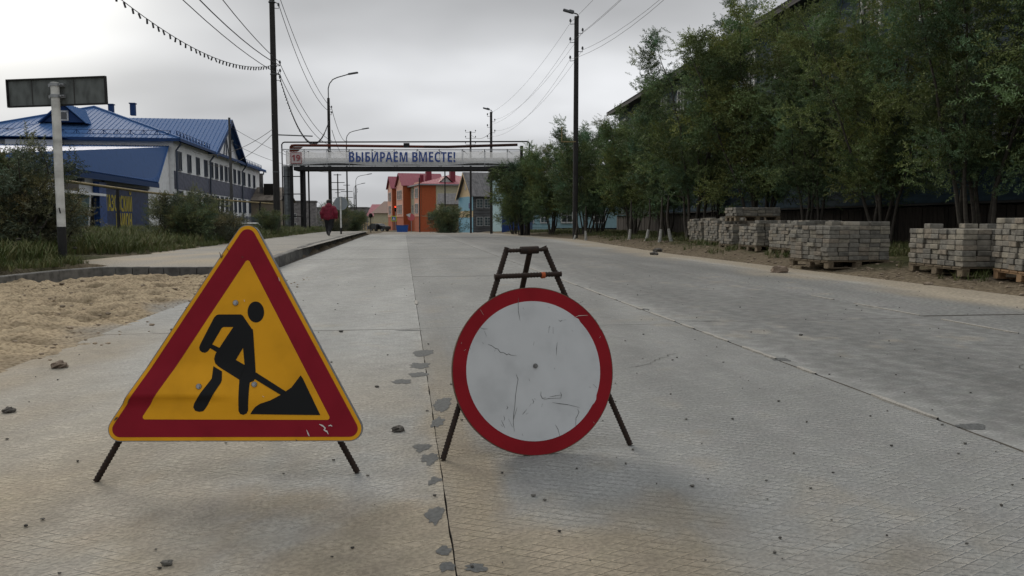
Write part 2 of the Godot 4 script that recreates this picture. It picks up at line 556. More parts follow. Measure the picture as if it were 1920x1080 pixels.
		for k in 36:
			var a := TAU * k / 36
			var r := 0.62 + 0.42 * nB.get_noise_2d(q[0] * 31 + cos(a) * 2.2, q[1] * 17 + sin(a) * 2.2) + 0.16 * nA.get_noise_2d(q[0] * 31 + cos(a) * 2.0, q[1] * 17 + sin(a) * 2.0)
			poly.append(Vector2(cos(a) * q[2] * r, sin(a) * q[3] * r * 0.85))
		var sm := Geo.new()
		var cx := V(q[0], 0.0015, q[1])
		for k in poly.size():
			var pa := poly[k]; var pb := poly[(k + 1) % poly.size()]
			var va := Vector3(pa.x, 0, -pa.y); var vb := Vector3(pb.x, 0, -pb.y)
			var full := Color(1, 1, 1, 0.92); var none := Color(1, 1, 1, 0.0)
			for e in [[Vector3.ZERO, full], [vb * 0.86, full], [va * 0.86, full], [va * 0.86, full], [vb, none], [va, none], [va * 0.86, full], [vb * 0.86, full], [vb, none]]:
				sm.col = e[1]
				sm.vert(cx + e[0], Vector3.UP)
		part(road, "mortar_patch", sm, smear)
	# a few hairline cracks across the slabs
	var ck := M("crack_dark", Color(0.06, 0.058, 0.052), 1.0)
	for q in [[3.1, 3.4, 0.5, 0.9], [2.7, 8.2, 1.3, 0.5], [0.9, 7.6, 0.9, -0.6], [5.2, 9.5, -0.9, 1.6], [-1.5, 7.4, 0.8, 0.5], [3.6, 5.2, 0.8, -0.25], [1.2, 4.6, 0.5, 0.4]]:
		var sm := Geo.new()
		var prev := Vector2(q[0], q[1])
		for k in 14:
			var nx := prev + Vector2(q[2], q[3]) / 14.0 + Vector2(rng.randf_range(-1, 1), rng.randf_range(-1, 1)) * 0.028
			var a := road_xz(prev.x, prev.y); var b := road_xz(nx.x, nx.y)
			var sd := (b - a).orthogonal().normalized() * rng.randf_range(0.001, 0.0032)
			sm.quad(V(a.x - sd.x, 0.003, a.y - sd.y), V(a.x + sd.x, 0.003, a.y + sd.y), V(b.x + sd.x, 0.003, b.y + sd.y), V(b.x - sd.x, 0.003, b.y - sd.y))
			prev = nx
		part(road, "crack", sm, ck)
	# pale mortar left standing in the second and third joints
	var pale := M("mortar_pale", Color(0.36, 0.345, 0.31), 0.9, {"tex": "fine", "ts": 4.0, "world": 1})
	for q in [[2.2, 3.2, 0.5], [2.2, 4.25, 0.22], [2.2, 4.75, 0.5], [2.2, 5.5, 0.5], [2.2, 6.2, 0.3], [2.2, 6.65, 0.7], [2.2, 7.6, 0.8], [2.2, 8.6, 1.6], [2.2, 10.6, 1.3], [2.2, 12.6, 2.2], [4.6, 5.6, 0.9], [4.6, 6.8, 1.1], [4.6, 8.3, 0.5], [0.0, 8.4, 0.4], [2.2, 2.4, 0.3]]:
		var sm := Geo.new()
		var n := 12
		var L := []; var R := []
		for k in n + 1:
			var tt: float = q[1] + q[2] * k / n
			var wd := (0.014 + 0.010 * nA.get_noise_2d(tt * 9.0, 5.0)) * (0.3 if k == 0 or k == n else 1.0)
			var of := 0.006 * nA.get_noise_2d(tt * 6.0, 55.0)
			var a := road_xz(q[0] + of - wd, tt); var b := road_xz(q[0] + of + wd, tt)
			L.append(V(a.x, 0.009, a.y)); R.append(V(b.x, 0.009, b.y))
		for k in n:
			sm.quad(L[k], R[k], R[k + 1], L[k + 1])
			for e in [[L[k], L[k + 1]], [R[k + 1], R[k]]]: sm.quad(e[0], e[1], e[1] + Vector3(0, -0.02, 0), e[0] + Vector3(0, -0.02, 0))
		part(road, "mortar_strip", sm, pale)

func build_kerbs() -> void:
	# raised pavement
	var sw := Geo.new()
	var T: Array[float] = []
	var t := 13.75
	while t < 62: T.append(t); t += 0.5
	var W := 7
	var P := []
	var C := []
	for a in T.size():
		for b in W + 1:
			var tt := T[a]
			var out := -5.35 + nA.get_noise_2d(tt * 1.3, 3.0) * 0.35
			if tt < 17: out -= (17 - tt) * 0.35
			var s := lerpf(out, -2.60, float(b) / W)
			if tt > 57: s = lerpf(s, -4.0, (tt - 57) / 8.0)
			var xz := road_xz(s, tt)
			if a == 0: xz.y = 12.55 + (0.65 if b == W else 0.0)
			P.append(V(xz.x, yr(xz.y) + 0.205 + nA.get_noise_2d(xz.x, xz.y) * 0.012 - (0.06 if a == 0 else 0.0), xz.y))
			var m := nB.get_noise_2d(xz.x * 2, xz.y * 2)
			C.append(Color(0.26, 0.25, 0.225).lerp(Color(0.33, 0.275, 0.19), clampf(0.5 + m * 1.2 - 0.09 * (tt - 14) + (0.35 if b < 2 else 0.0), 0, 1)) * (1.0 + 0.2 * m))
	for a in T.size() - 1:
		for b in W:
			var w := W + 1
			for i in [a * w + b, (a + 1) * w + b, (a + 1) * w + b + 1, a * w + b, (a + 1) * w + b + 1, a * w + b + 1]:
				sw.col = C[i]; sw.vert(P[i], Vector3.UP)
	tag(part(self, "pavement", sw, M("pavement", Color(1.05, 1.05, 1.05), 0.9, {"vcol": 1, "tex": "fine", "ts": 1.5, "world": 1, "bump": "grit", "bs": 0.4})), "raised concrete pavement dusted with sand left of the road", "", "", "structure")
	var kerb := Node3D.new()
	kerb.name = "kerb"
	add_child(kerb)
	tag(kerb, "tall weathered concrete kerb along the raised pavement", "", "", "structure")
	var km := [M("kerb_a", Color(0.15, 0.148, 0.138), 0.9, {"tex": "blotch", "ts": 1.3, "world": 1, "bump": "grit", "bs": 0.4}), M("kerb_b", Color(0.115, 0.113, 0.108), 0.9, {"tex": "blotch", "ts": 1.3, "world": 1, "bump": "grit", "bs": 0.4}), M("kerb_c", Color(0.18, 0.175, 0.16), 0.9, {"tex": "blotch", "ts": 1.7, "world": 1, "bump": "grit", "bs": 0.4})]
	t = 13.75
	while t < 61:
		var s := -2.52 - (0.35 * clampf((t - 14) / 10.0, 0, 1)) - clampf(t - 57, 0, 6) * 0.22
		var a := road_xz(s, t + 0.5)
		var g := Geo.new()
		var hh := 0.42
		g.box(Vector3.ZERO, Vector3(0.15, hh, 0.985), Basis(), 0.015)
		var k := part(kerb, "kerb_stone", g, km[rng.randi() % 3])
		k.position = V(a.x, yr(a.y) + 0.215 - hh / 2 + rng.randf_range(-0.006, 0.006) - clampf(t - 55, 0, 7) * 0.02, a.y)
		k.rotation = Vector3(0, atan(RZ / RX) + rng.randf_range(-0.012, 0.012) + (0.035 if t < 24 else 0.0), rng.randf_range(-0.015, 0.015))
		t += 1.0
	# short blocks set on end across the end of the pavement, then long stones round to the left
	var row := Node3D.new()
	row.name = "path_edging"
	add_child(row)
	tag(row, "edging of short grey blocks and long stones bounding the sand pit", "", "", "structure")
	var bx := -6.35
	while bx < -4.05:
		var w := rng.randf_range(0.235, 0.265)
		var g := Geo.new()
		g.box(Vector3.ZERO, Vector3(w - 0.012, 0.26, 0.1), Basis(), 0.008)
		var k := part(row, "edging_block", g, km[rng.randi() % 2])
		var zz := 12.36 + 0.20 * smoothstep(-5.0, -4.0, bx) + rng.randf_range(-0.012, 0.012)
		k.position = V(bx + w / 2, 0.035 + rng.randf_range(-0.008, 0.008), zz)
		k.rotation = Vector3(rng.randf_range(-0.03, 0.03), rng.randf_range(-0.05, 0.05), rng.randf_range(-0.03, 0.03))
		bx += w
	var prev := Vector2(-6.36, 12.36)
	for q in [Vector2(-6.56, 11.5), Vector2(-6.58, 10.5), Vector2(-6.6, 9.5), Vector2(-6.6, 8.5)]:
		var g := Geo.new()
		var dd: Vector2 = q - prev
		g.box(Vector3.ZERO, Vector3(0.1, 0.3, dd.length() - 0.01), Basis(), 0.012)
		var k := part(row, "edging_stone", g, km[2])
		var mid: Vector2 = (q + prev) / 2
		k.position = V(mid.x, 0.02, mid.y)
		k.rotation.y = atan2(dd.x, -dd.y)
		prev = q

func build_sand() -> void:
	var g := Geo.new()
	var st := 0.042
	var nx := int(4.6 / st)
	var nd := int(10.2 / st)
	var big := noise(41, 0.55, 4)
	var lump := noise(42, 2.4, 4, FastNoiseLite.TYPE_SIMPLEX)
	lump.fractal_type = FastNoiseLite.FRACTAL_RIDGED
	var P := []
	var C := []
	var dents := []
	for k in 170:
		dents.append([rng.randf_range(-6.6, -2.75), rng.randf_range(3.4, 12.0), rng.randf_range(0.07, 0.19), rng.randf_range(0.015, 0.045), rng.randf_range(-0.9, 0.9)])
	for a in nd + 1:
		for b in nx + 1:
			var x := -6.75 + b * st
			var d := 2.35 + a * st
			if a == nd: d = 12.34
			var s := road_st(x, d).x
			var n1 := big.get_noise_2d(x, d)
			var n2 := lump.get_noise_2d(x * 1.0, d * 1.0)
			var k := smoothstep(-2.12, -3.1, s + n1 * 0.45 + n2 * 0.06)
			var h := -0.014 + 0.048 * k + (n1 * 0.10 + n2 * 0.038 + nA.get_noise_2d(x * 5, d * 5) * 0.022) * clampf(k * 1.6, 0.05, 1.0)
			h -= 0.03 * smoothstep(10.5, 12.3, d) * k
			var hole := 0.0
			for q in dents:
				var dx: float = x - q[0]; var dz: float = d - q[1]
				if absf(dx) > 0.5 or absf(dz) > 0.5: continue
				var rr := Vector2(dx * cos(q[4]) + dz * sin(q[4]), (dz * cos(q[4]) - dx * sin(q[4])) * 0.55).length() / (q[2] as float)
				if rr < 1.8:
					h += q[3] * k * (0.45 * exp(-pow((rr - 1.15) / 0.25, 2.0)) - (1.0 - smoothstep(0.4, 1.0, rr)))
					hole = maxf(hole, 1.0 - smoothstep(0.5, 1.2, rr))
			P.append(V(x, h, d))
			var m := nA.get_noise_2d(x * 1.7 + 5, d * 1.7)
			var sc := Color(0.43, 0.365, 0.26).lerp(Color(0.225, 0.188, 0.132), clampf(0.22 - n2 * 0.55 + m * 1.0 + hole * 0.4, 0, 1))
			C.append((slab_col(x, d, s) * 0.92).lerp(sc, smoothstep(0.02, 0.55, k + n2 * 0.12)))
	var w := nx + 1
	for a in nd:
		for b in nx:
			var n00 := _gn(P, a, b, w, nd); var n10 := _gn(P, a + 1, b, w, nd); var n11 := _gn(P, a + 1, b + 1, w, nd); var n01 := _gn(P, a, b + 1, w, nd)
			var i0 := a * w + b; var i1 := (a + 1) * w + b
			for q in [[i0, n00], [i1, n10], [i1 + 1, n11], [i0, n00], [i1 + 1, n11], [i0 + 1, n01]]:
				g.col = C[q[0]]; g.vert(P[q[0]], q[1])
	tag(part(self, "sand_ground", g, M("sand", Color(1.15, 1.15, 1.15), 0.97, {"vcol": 1, "tex": "soil", "ts": 1.6, "world": 1, "bump": "grit", "bs": 0.5, "spec": 0.1})), "trampled bare sand between the slabs and the edging", "", "", "structure")

func _gn(P: Array, a: int, b: int, w: int, nd: int) -> Vector3:
	var l: Vector3 = P[a * w + maxi(b - 1, 0)]; var r: Vector3 = P[a * w + mini(b + 1, w - 1)]
	var n0: Vector3 = P[maxi(a - 1, 0) * w + b]; var n1: Vector3 = P[mini(a + 1, nd) * w + b]
	return (r - l).cross(n1 - n0).normalized()

# ---------------------------------------------------------------- buildings
# a window on a wall: casing standing proud, dark pane with bars as its children; local x along the wall, z outwards
func window(b: Node3D, at: Vector3, w: float, h: float, frame: Material, pane: Material, bars := 1, cross := 0, fw := 0.09, basis := Basis()) -> MeshInstance3D:
	var g := Geo.new()
	var t := Transform3D(basis, at)
	for q in [[Vector3(-w / 2 + fw / 2, 0, 0.03), Vector3(fw, h, 0.10)], [Vector3(w / 2 - fw / 2, 0, 0.03), Vector3(fw, h, 0.10)], [Vector3(0, h / 2 - fw / 2, 0.031), Vector3(w - 2 * fw, fw, 0.10)], [Vector3(0, -h / 2 + fw / 2, 0.045), Vector3(w - 2 * fw, fw, 0.13)]]:
		g.box(t * (q[0] as Vector3), q[1], basis)
	var f := part(b, "window", g, frame)
	boxpart(f, "pane", t * Vector3(0, 0, 0.012), Vector3(w - 2 * fw, h - 2 * fw, 0.02), pane, basis)
	var gb := Geo.new()
	for k in bars: gb.box(t * Vector3(-w / 2 + w * (k + 1) / (bars + 1), 0, 0.04), Vector3(0.05, h - 2 * fw, 0.05), basis)
	for k in cross: gb.box(t * Vector3(0, -h / 2 + h * (k + 1) / (cross + 1), 0.043), Vector3(w - 2 * fw, 0.045, 0.04), basis)
	if bars + cross > 0: part(f, "glazing_bar", gb, frame)
	return f

func frame_at(o: Node3D, origin: Vector3, along: Vector3) -> void:
	var x := along.normalized()
	o.transform = Transform3D(Basis(x, Vector3.UP, x.cross(Vector3.UP)), origin)

# corrugated sheet roof: a quad a-b (eave) c-d (ridge) with ribs running up the slope
func sheet_roof(g: Geo, a: Vector3, b: Vector3, c: Vector3, d: Vector3, pitch := 0.35, th := 0.06) -> void:
	var nn := (b - a).cross((d + c) * 0.5 - a).normalized()
	if nn.y < 0: nn = -nn
	var up := nn * th
	var ab := b - a
	var l2 := ab.length_squared()
	var pd := (d - a).dot(ab) / l2
	var pc := (c - a).dot(ab) / l2
	var n := maxi(1, int(sqrt(l2) / pitch))
	var straight := pd >= -0.01 and pc <= 1.01
	var rise := d - (a + ab * pd)
	if straight: g.quad(a + up, b + up, c + up, d + up)
	for k in n:
		var f := (k + 0.5) / n
		if straight:
			var q := 1.0
			if f < pd: q = f / pd
			elif f > pc: q = (1.0 - f) / (1.0 - pc)
			if q > 0.06: g.tube([a + ab * f + up, a + ab * f + up + rise * q], [0.03], 4, false)
		else:
			var f0 := float(k) / n
			var f1 := float(k + 1) / n
			g.quad(a.lerp(b, f0) + up, a.lerp(b, f1) + up, d.lerp(c, f1) + up, d.lerp(c, f0) + up)
			g.tube([a.lerp(b, f0) + up, d.lerp(c, f0) + up], [0.055], 4, false)
	g.quad(d, c, b, a)
	for e in [[a, b], [b, c], [c, d], [d, a]]:
		if (e[0] - e[1]).length() > 0.01: g.quad(e[0], e[1], e[1] + up, e[0] + up)

func build_right_house() -> void:
	var o := thing("wooden_house", "long dark blue timber house with white window frames behind the willow row", "house")
	frame_at(o, V(11.6, 0.15, 13.0), V(7.5, 0, 54) - V(11.6, 0, 13.0))
	# outward is local z: towards the road means -x in the world
	var fl := -1.0 if o.basis.z.x > 0 else 1.0
	var L := 43.0
	var H := 8.3
	var side := func(z: float) -> float: return z * fl
	var wall := M("blue_boards", Color(0.050, 0.088, 0.118), 0.75, {"tex": "blotch", "ts": Vector3(0.15, 1.2, 1.0)})
	boxpart(o, "wall", Vector3(L / 2, (H + 1.15) / 2, side.call(-5.1)), Vector3(L, H - 1.15, 10.0), M("blue_wall", Color(0.03, 0.05, 0.065), 0.8))
	# siding boards, one by one, with their lower edge proud
	var y := 1.2
	while y < H - 0.1:
		var x := 0.0
		while x < L:
			var w := minf(rng.randf_range(5.5, 6.5), L - x)
			var bd := boxpart(o, "board", Vector3(x + w / 2, y + 0.1, side.call(-0.07 + rng.randf_range(-0.004, 0.004))), Vector3(w - 0.012, 0.192, 0.03), wall, Basis(Vector3(1, 0, 0), fl * 0.06))
			x += w
		y += 0.2
	# plank skirting round the crawl space
	var sk := [M("skirt_a", Color(0.032, 0.026, 0.021), 0.9, {"tex": "blotch", "ts": Vector3(3, 0.5, 1)}), M("skirt_b", Color(0.045, 0.036, 0.029), 0.9, {"tex": "blotch", "ts": Vector3(3, 0.5, 1)})]
	var xx := 0.1
	while xx < L:
		var w := rng.randf_range(0.13, 0.19)
		boxpart(o, "plank", Vector3(xx + w / 2, 0.52, side.call(0.02 + rng.randf_range(-0.012, 0.012))), Vector3(w - 0.014, 1.16 + rng.randf_range(-0.03, 0.02), 0.025), sk[rng.randi() % 2])
		xx += w
	boxpart(o, "skirting_backing", Vector3(L / 2, 0.5, side.call(-0.12)), Vector3(L, 1.1, 0.1), M("dark_void", Color(0.012, 0.011, 0.01), 1.0))
	boxpart(o, "drip_board", Vector3(L / 2, 1.16, side.call(0.06)), Vector3(L + 0.1, 0.05, 0.2), M("skirt_c", Color(0.05, 0.05, 0.048), 0.9))
	# roof: eaves over the road side, slope rising away
	var rf := Geo.new()
	var rm := M("dark_slate", Color(0.055, 0.055, 0.055), 0.85, {"tex": "blotch", "ts": 0.6})
	var e := 0.7
	var a := Vector3(-0.6, H - 0.15, side.call(e)); var b := Vector3(L + 0.6, H - 0.15, side.call(e))
	var c := Vector3(L + 0.6, H + 2.6, side.call(-5.1)); var d := Vector3(-0.6, H + 2.6, side.call(-5.1))
	var a2 := Vector3(-0.6, H - 0.15, side.call(-10.8)); var b2 := Vector3(L + 0.6, H - 0.15, side.call(-10.8))
	sheet_roof(rf, a, b, c, d, 0.25)
	sheet_roof(rf, a2, b2, c, d, 0.25)
	var rp := part(o, "roof", rf, rm)
	boxpart(rp, "fascia", Vector3(L / 2, H - 0.24, side.call(e - 0.02)), Vector3(L + 1.2, 0.16, 0.03), M("fascia_grey", Color(0.045, 0.045, 0.045), 0.85))
	boxpart(rp, "soffit", Vector3(L / 2, H - 0.22, side.call(e / 2)), Vector3(L + 1.1, 0.03, e), M("skirt_c", Color(), 0.9))
	var g := Geo.new()
	for s in [-0.02, L + 0.02]: g.prism(PackedVector2Array([Vector2(-10.1, H), Vector2(-0.1, H), Vector2(-5.1, H + 2.4)]), -0.02, 0.02, Transform3D(Basis(Vector3(0, 0, fl), Vector3.UP, Vector3(1, 0, 0)), Vector3(s, 0, 0)))
	part(o, "gable", g, wall)
	var white := M("white_frame", Color(0.62, 0.63, 0.62), 0.6, {"tex": "blotch", "ts": 1.1})
	var pane := M("dark_glass", Color(0.03, 0.035, 0.04), 0.12, {"spec": 0.6})
	var bs := Basis() if fl > 0 else Basis(Vector3(-1, 0, 0), Vector3.UP, Vector3(0, 0, -1))
	for yy in [2.95, 6.75]:
		var x := 2.0
		while x < L - 1.0:
			window(o, Vector3(x, yy, side.call(-0.03)), 1.15, 1.55, white, pane, 1, 2, 0.12, bs)
			x += 3.0
	# stove chimneys and an aerial above the roof
	for x in [9.0, 24.0]: boxpart(o, "chimney", Vector3(x, H + 2.9, side.call(-4.6)), Vector3(0.6, 1.4, 0.6), rm)
	var an := Geo.new()
	an.rod(Vector3(13.0, H + 0.8, side.call(-1.4)), Vector3(13.0, H + 3.2, side.call(-1.4)), 0.025, 6)
	for k in 5: an.rod(Vector3(12.5, H + 3.0 - k * 0.12, side.call(-1.4 + k * 0.1)), Vector3(13.5, H + 3.0 - k * 0.12, side.call(-1.4 + k * 0.1)), 0.012, 5)
	part(o, "aerial", an, M("galvanised", Color(0.3, 0.31, 0.32), 0.5, {"metal": 0.6}))

func snow_guard(g: Geo, a: Vector3, b: Vector3, h := 0.55) -> void:
	var n := maxi(2, int((b - a).length() / 0.9))
	for k in n + 1:
		var p := a.lerp(b, float(k) / n)
		g.rod(p, p + Vector3(0, h, 0), 0.025, 4)
		if k < n:
			var q := a.lerp(b, (k + 0.5) / n)
			g.rod(p + Vector3(0, h, 0), q, 0.018, 4)
			g.rod(q, a.lerp(b, float(k + 1) / n) + Vector3(0, h, 0), 0.018, 4)
	g.rod(a + Vector3(0, h, 0), b + Vector3(0, h, 0), 0.022, 4)
	g.rod(a + Vector3(0, h * 0.5, 0), b + Vector3(0, h * 0.5, 0), 0.018, 4)

func drainpipe(b: Node3D, x: float, z: float, top: float, m: Material) -> void:
	var g := Geo.new()
	g.tube([Vector3(x, top, z + 0.5), Vector3(x, top - 0.35, z + 0.42), Vector3(x, top - 0.75, z + 0.12), Vector3(x, 0.3, z + 0.12)], [0.07], 6)
	part(b, "drainpipe", g, m)

func build_school() -> void:
	var blue := M("blue_roof", Color(0.055, 0.125, 0.28), 0.6, {"tex": "grime", "ts": 0.4, "spec": 0.2})
	var dblue := M("blue_trim", Color(0.022, 0.05, 0.13), 0.6, {"spec": 0.2})
	var white := M("white_cladding", Color(0.82, 0.83, 0.84), 0.7, {"tex": "grime", "ts": 0.35})
	var band := M("slate_cladding", Color(0.105, 0.115, 0.165), 0.65, {"tex": "blotch", "ts": 0.5})
	var pane := M("dark_glass", Color(0.03, 0.035, 0.04), 0.12)
	var fr := M("blue_grey_frame", Color(0.055, 0.07, 0.10), 0.5)
	var o := thing("public_building", "two storey white building with blue hipped roof, gable and dormer", "building")
	frame_at(o, V(-24.4, -0.12, 58.3), V(-0.1417, 0, 1.0))
	var H := 6.85
	var D := 15.0
	var L := 36.5
	boxpart(o, "wall", Vector3(L / 2, H / 2, -D / 2), Vector3(L, H, D), white)
	boxpart(o, "cladding_band", Vector3(L / 2, 3.98, 0.0), Vector3(L + 0.02, 1.3, 0.06), band)
	boxpart(o, "plinth", Vector3(L / 2, 0.35, 0.0), Vector3(L + 0.04, 0.7, 0.08), M("plinth_grey", Color(0.2, 0.2, 0.2), 0.9))
	for x in [1.4, 4.2, 6.9, 9.6, 11.7, 13.6, 15.6, 17.6, 19.3, 21.6, 23.8, 26.5, 29.4, 32.4]:
		for y in [5.42, 2.55]:
			window(o, Vector3(x, y, 0), 1.05, 1.4, fr, pane, 1, 0, 0.07)
	# roofs: hip over the near end, cross gable towards the road
	var e := 0.6
	var rz := -D / 2
	var RH := 9.85
	var g := Geo.new()
	var A := Vector3(-e, H, e); var B := Vector3(L + e, H, e); var C := Vector3(L + e, H, -D - e); var Dd := Vector3(-e, H, -D - e)
	var R1 := Vector3(6.5, RH, rz); var R2 := Vector3(L - 5, RH, rz)
	sheet_roof(g, A, B, R2, R1)
	sheet_roof(g, C, Dd, R1, R2)
	sheet_roof(g, Dd, A, R1, R1)
	sheet_roof(g, B, C, R2, R2)
	var gx := 17.9; var gw := 7.2; var GH := 10.45
	sheet_roof(g, Vector3(gx - gw, H - 0.15, e + 0.1), Vector3(gx - gw, H - 0.15, -14.0), Vector3(gx, GH, -14.0), Vector3(gx, GH, e + 0.1))
	sheet_roof(g, Vector3(gx + gw, H - 0.15, e + 0.1), Vector3(gx + gw, H - 0.15, -14.0), Vector3(gx, GH, -14.0), Vector3(gx, GH, e + 0.1))
	for q in [[A, R1], [Dd, R1], [B, R2]]: g.rod(q[0] + Vector3(0, 0.08, 0), q[1] + Vector3(0, 0.1, 0), 0.09, 6)
	g.rod(R1 + Vector3(0, 0.08, 0), R2 + Vector3(0, 0.08, 0), 0.09, 6)
	var roof := part(o, "roof", g, blue)
	for x in [5.4, 6.2]:
		boxpart(roof, "chimney", Vector3(x + 2.6, RH + 0.1, rz + 2.4 - (x - 5.4) * 2.4), Vector3(0.38, 0.9, 0.38), dblue, Basis(), 0.02)
		boxpart(roof, "chimney_cap", Vector3(x + 2.6, RH + 0.6, rz + 2.4 - (x - 5.4) * 2.4), Vector3(0.48, 0.08, 0.48), dblue)
	var gb := Geo.new()
	gb.prism(PackedVector2Array([Vector2(gx - gw + 0.5, H - 0.05), Vector2(gx + gw - 0.5, H - 0.05), Vector2(gx, GH - 0.25)]), -0.4, 0.01)
	var gab := part(o, "gable", gb, white)
	var tw := Geo.new()
	tw.prism(PackedVector2Array([Vector2(gx - 1.15, 7.1), Vector2(gx + 1.15, 7.1), Vector2(gx, 9.0)]), 0.012, 0.06)
	part(gab, "gable_window", tw, pane)
	var tf := Geo.new()
	for q in [[Vector3(gx - 1.2, 7.1, 0.05), Vector3(gx + 1.2, 7.1, 0.05)], [Vector3(gx - 1.2, 7.1, 0.05), Vector3(gx, 9.1, 0.05)], [Vector3(gx + 1.2, 7.1, 0.05), Vector3(gx, 9.1, 0.05)], [Vector3(gx, 7.1, 0.05), Vector3(gx, 9.0, 0.05)]]: tf.rod(q[0], q[1], 0.06, 5)
	part(gab, "gable_window_frame", tf, fr)
	var tr := Geo.new()
	tr.box(Vector3(L / 2, H - 0.06, e + 0.03), Vector3(L + 1.2, 0.2, 0.06))
	tr.box(Vector3(-e - 0.03, H - 0.06, -D / 2), Vector3(0.06, 0.2, D + 1.2))
	for sx in [-1.0, 1.0]:
		var p := Vector3(gx + sx * gw, H - 0.2, e + 0.14); var q := Vector3(gx, GH - 0.05, e + 0.14)
		tr.quad(p, q, q + Vector3(0, -0.28, 0), p + Vector3(0, -0.28, 0))
		tr.quad(p, q, q + Vector3(0, 0, -0.4), p + Vector3(0, 0, -0.4))
	part(o, "fascia", tr, dblue)
	var sg := Geo.new()
	snow_guard(sg, Vector3(0.2, H + 0.1, e - 0.4), Vector3(gx - gw - 0.2, H + 0.1, e - 0.4))
	snow_guard(sg, Vector3(gx + gw, H + 0.1, e - 0.4), Vector3(L, H + 0.1, e - 0.4))
	snow_guard(sg, Vector3(0.2 - e + 0.5, H + 0.1, -0.2), Vector3(0.2 - e + 0.5, H + 0.1, -D + 0.3))
	part(o, "snow_guard", sg, dblue)
	for x in [0.15, 10.75, 25.0, 36.3]: drainpipe(o, x, 0.02, H, fr)
	# stair bay below the dormer on the near end
	boxpart(o, "bay", Vector3(-0.7, 3.3, -9.0), Vector3(1.5, 6.6, 3.2), white)
	var hb := Geo.new()
	var q1 := Vector3(-2.0, 6.72, -6.9); var q2 := Vector3(-2.0, 6.72, -11.4); var q3 := Vector3(2.6, 8.35, -9.1)
	sheet_roof(hb, q1, q2, q3, q3)
	sheet_roof(hb, q1, Vector3(2.6, 6.9, -6.9), q3, q3)
	sheet_roof(hb, q2, Vector3(2.6, 6.9, -11.4), q3, q3)
	part(o, "bay_roof", hb, blue)
	var dm := Geo.new()
	dm.prism(PackedVector2Array([Vector2(-1.35, 8.15), Vector2(1.35, 8.15), Vector2(0.0, 9.35)]), 0.0, 0.2, Transform3D(Basis(Vector3(0, 0, 1), Vector3.UP, Vector3(-1, 0, 0)), Vector3(1.7, 0, -7.9)))
	var dor := part(o, "dormer", dm, dblue)
	var dr := Geo.new()
	for s in [-1.0, 1.0]:
		sheet_roof(dr, Vector3(1.2, 8.05, -7.9 + s * 1.6), Vector3(6.0, 8.05, -7.9 + s * 1.6), Vector3(6.0, 9.5, -7.9), Vector3(1.2, 9.5, -7.9))
	part(dor, "dormer_roof", dr, blue)
	var wf := M("white_frame", Color(), 0.6)
	boxpart(dor, "dormer_window", Vector3(1.45, 8.6, -7.9), Vector3(0.06, 0.72, 0.72), wf)
	boxpart(dor, "dormer_pane", Vector3(1.41, 8.6, -7.9), Vector3(0.03, 0.5, 0.5), pane)
	# --- low pavilion in front, its lean-to roof running up to the main wall
	var p := thing("low_pavilion", "single storey white annex with blue lean-to roof and blue column", "annex")
	frame_at(p, V(-20.6, -0.1, 31.5), V(-0.1417, 0, 1.0))
	var h2 := 3.4
	var zc := 27.0
	boxpart(p, "wall", Vector3(10.5, h2 / 2, -6.0), Vector3(21.0, h2, 12.0), white)
	var wed := Geo.new()
	wed.prism(PackedVector2Array([Vector2(20.9, 0), Vector2(27.0, 0), Vector2(27.0, 6.0), Vector2(20.9, h2)]), -11.0, -0.35)
	part(p, "side_wall", wed, white)
	var pr := Geo.new()
	var pa := Vector3(-2.0, h2 + 0.02, 0.55); var pb := Vector3(20.9, h2 + 0.02, 0.55); var pc := Vector3(26.85, 6.3, -0.3); var pd := Vector3(26.85, 6.3, -14.5)
	sheet_roof(pr, pb, pa, pd, pc, 0.3)
	pr.quad(pa, Vector3(-2.0, h2 + 0.02, -14.5), pd, pd)
	var prf := part(p, "roof", pr, M("blue_roof_low", Color(0.042, 0.10, 0.25), 0.55, {"tex": "grime", "ts": 0.4, "spec": 0.2}))
	boxpart(prf, "fascia", Vector3(9.45, h2 - 0.12, 0.6), Vector3(23.0, 0.3, 0.08), dblue)
	boxpart(p, "column", Vector3(11.7, 1.55, 0.18), Vector3(1.05, 3.05, 0.3), M("blue_paint", Color(0.03, 0.09, 0.30), 0.5, {"tex": "blotch", "ts": 1.0}))
	boxpart(p, "doorway", Vector3(9.4, 1.15, 0.03), Vector3(3.3, 2.1, 0.06), M("dark_void", Color(), 1.0))
	boxpart(p, "canopy_lintel", Vector3(8.6, 2.35, 0.35), Vector3(5.0, 0.12, 0.7), white)
	boxpart(p, "vent_window", Vector3(8.2, 2.75, 0.03), Vector3(2.0, 0.6, 0.06), pane)
	var lamp := Geo.new()
	lamp.box(Vector3(9.2, 3.02, 0.16), Vector3(0.3, 0.22, 0.25))
	part(p, "wall_lamp", lamp, fr)
	# the leaning white-framed board
	var bd := thing("notice_board", "white framed display board leaning by the dark annex doorway", "board", V(-21.4, 0.35, 39.2), PI / 2 - 0.25)
	var bf := Geo.new()
	var lean := Basis(Vector3(0, 0, 1), -0.12)
	for q in [[Vector3(-0.9, 1.0, 0), Vector3(0.1, 2.0, 0.06)], [Vector3(0.9, 1.0, 0), Vector3(0.1, 2.0, 0.06)], [Vector3(0, 1.95, 0), Vector3(1.7, 0.1, 0.06)], [Vector3(0, 0.05, 0), Vector3(1.7, 0.1, 0.06)]]: bf.box(lean * (q[0] as Vector3), q[1], lean)
	part(bd, "frame", bf, wf)
	boxpart(bd, "panel", lean * Vector3(0, 1.0, -0.005), Vector3(1.7, 1.8, 0.03), M("poster_teal", Color(0.10, 0.16, 0.18), 0.5, {"tex": "blotch", "ts": 1.4}), lean)
	# the printed banner with yellow lettering
	var bn := thing("banner_panel", "dark blue banner with yellow lettering on the annex wall", "banner", Vector3.ZERO)
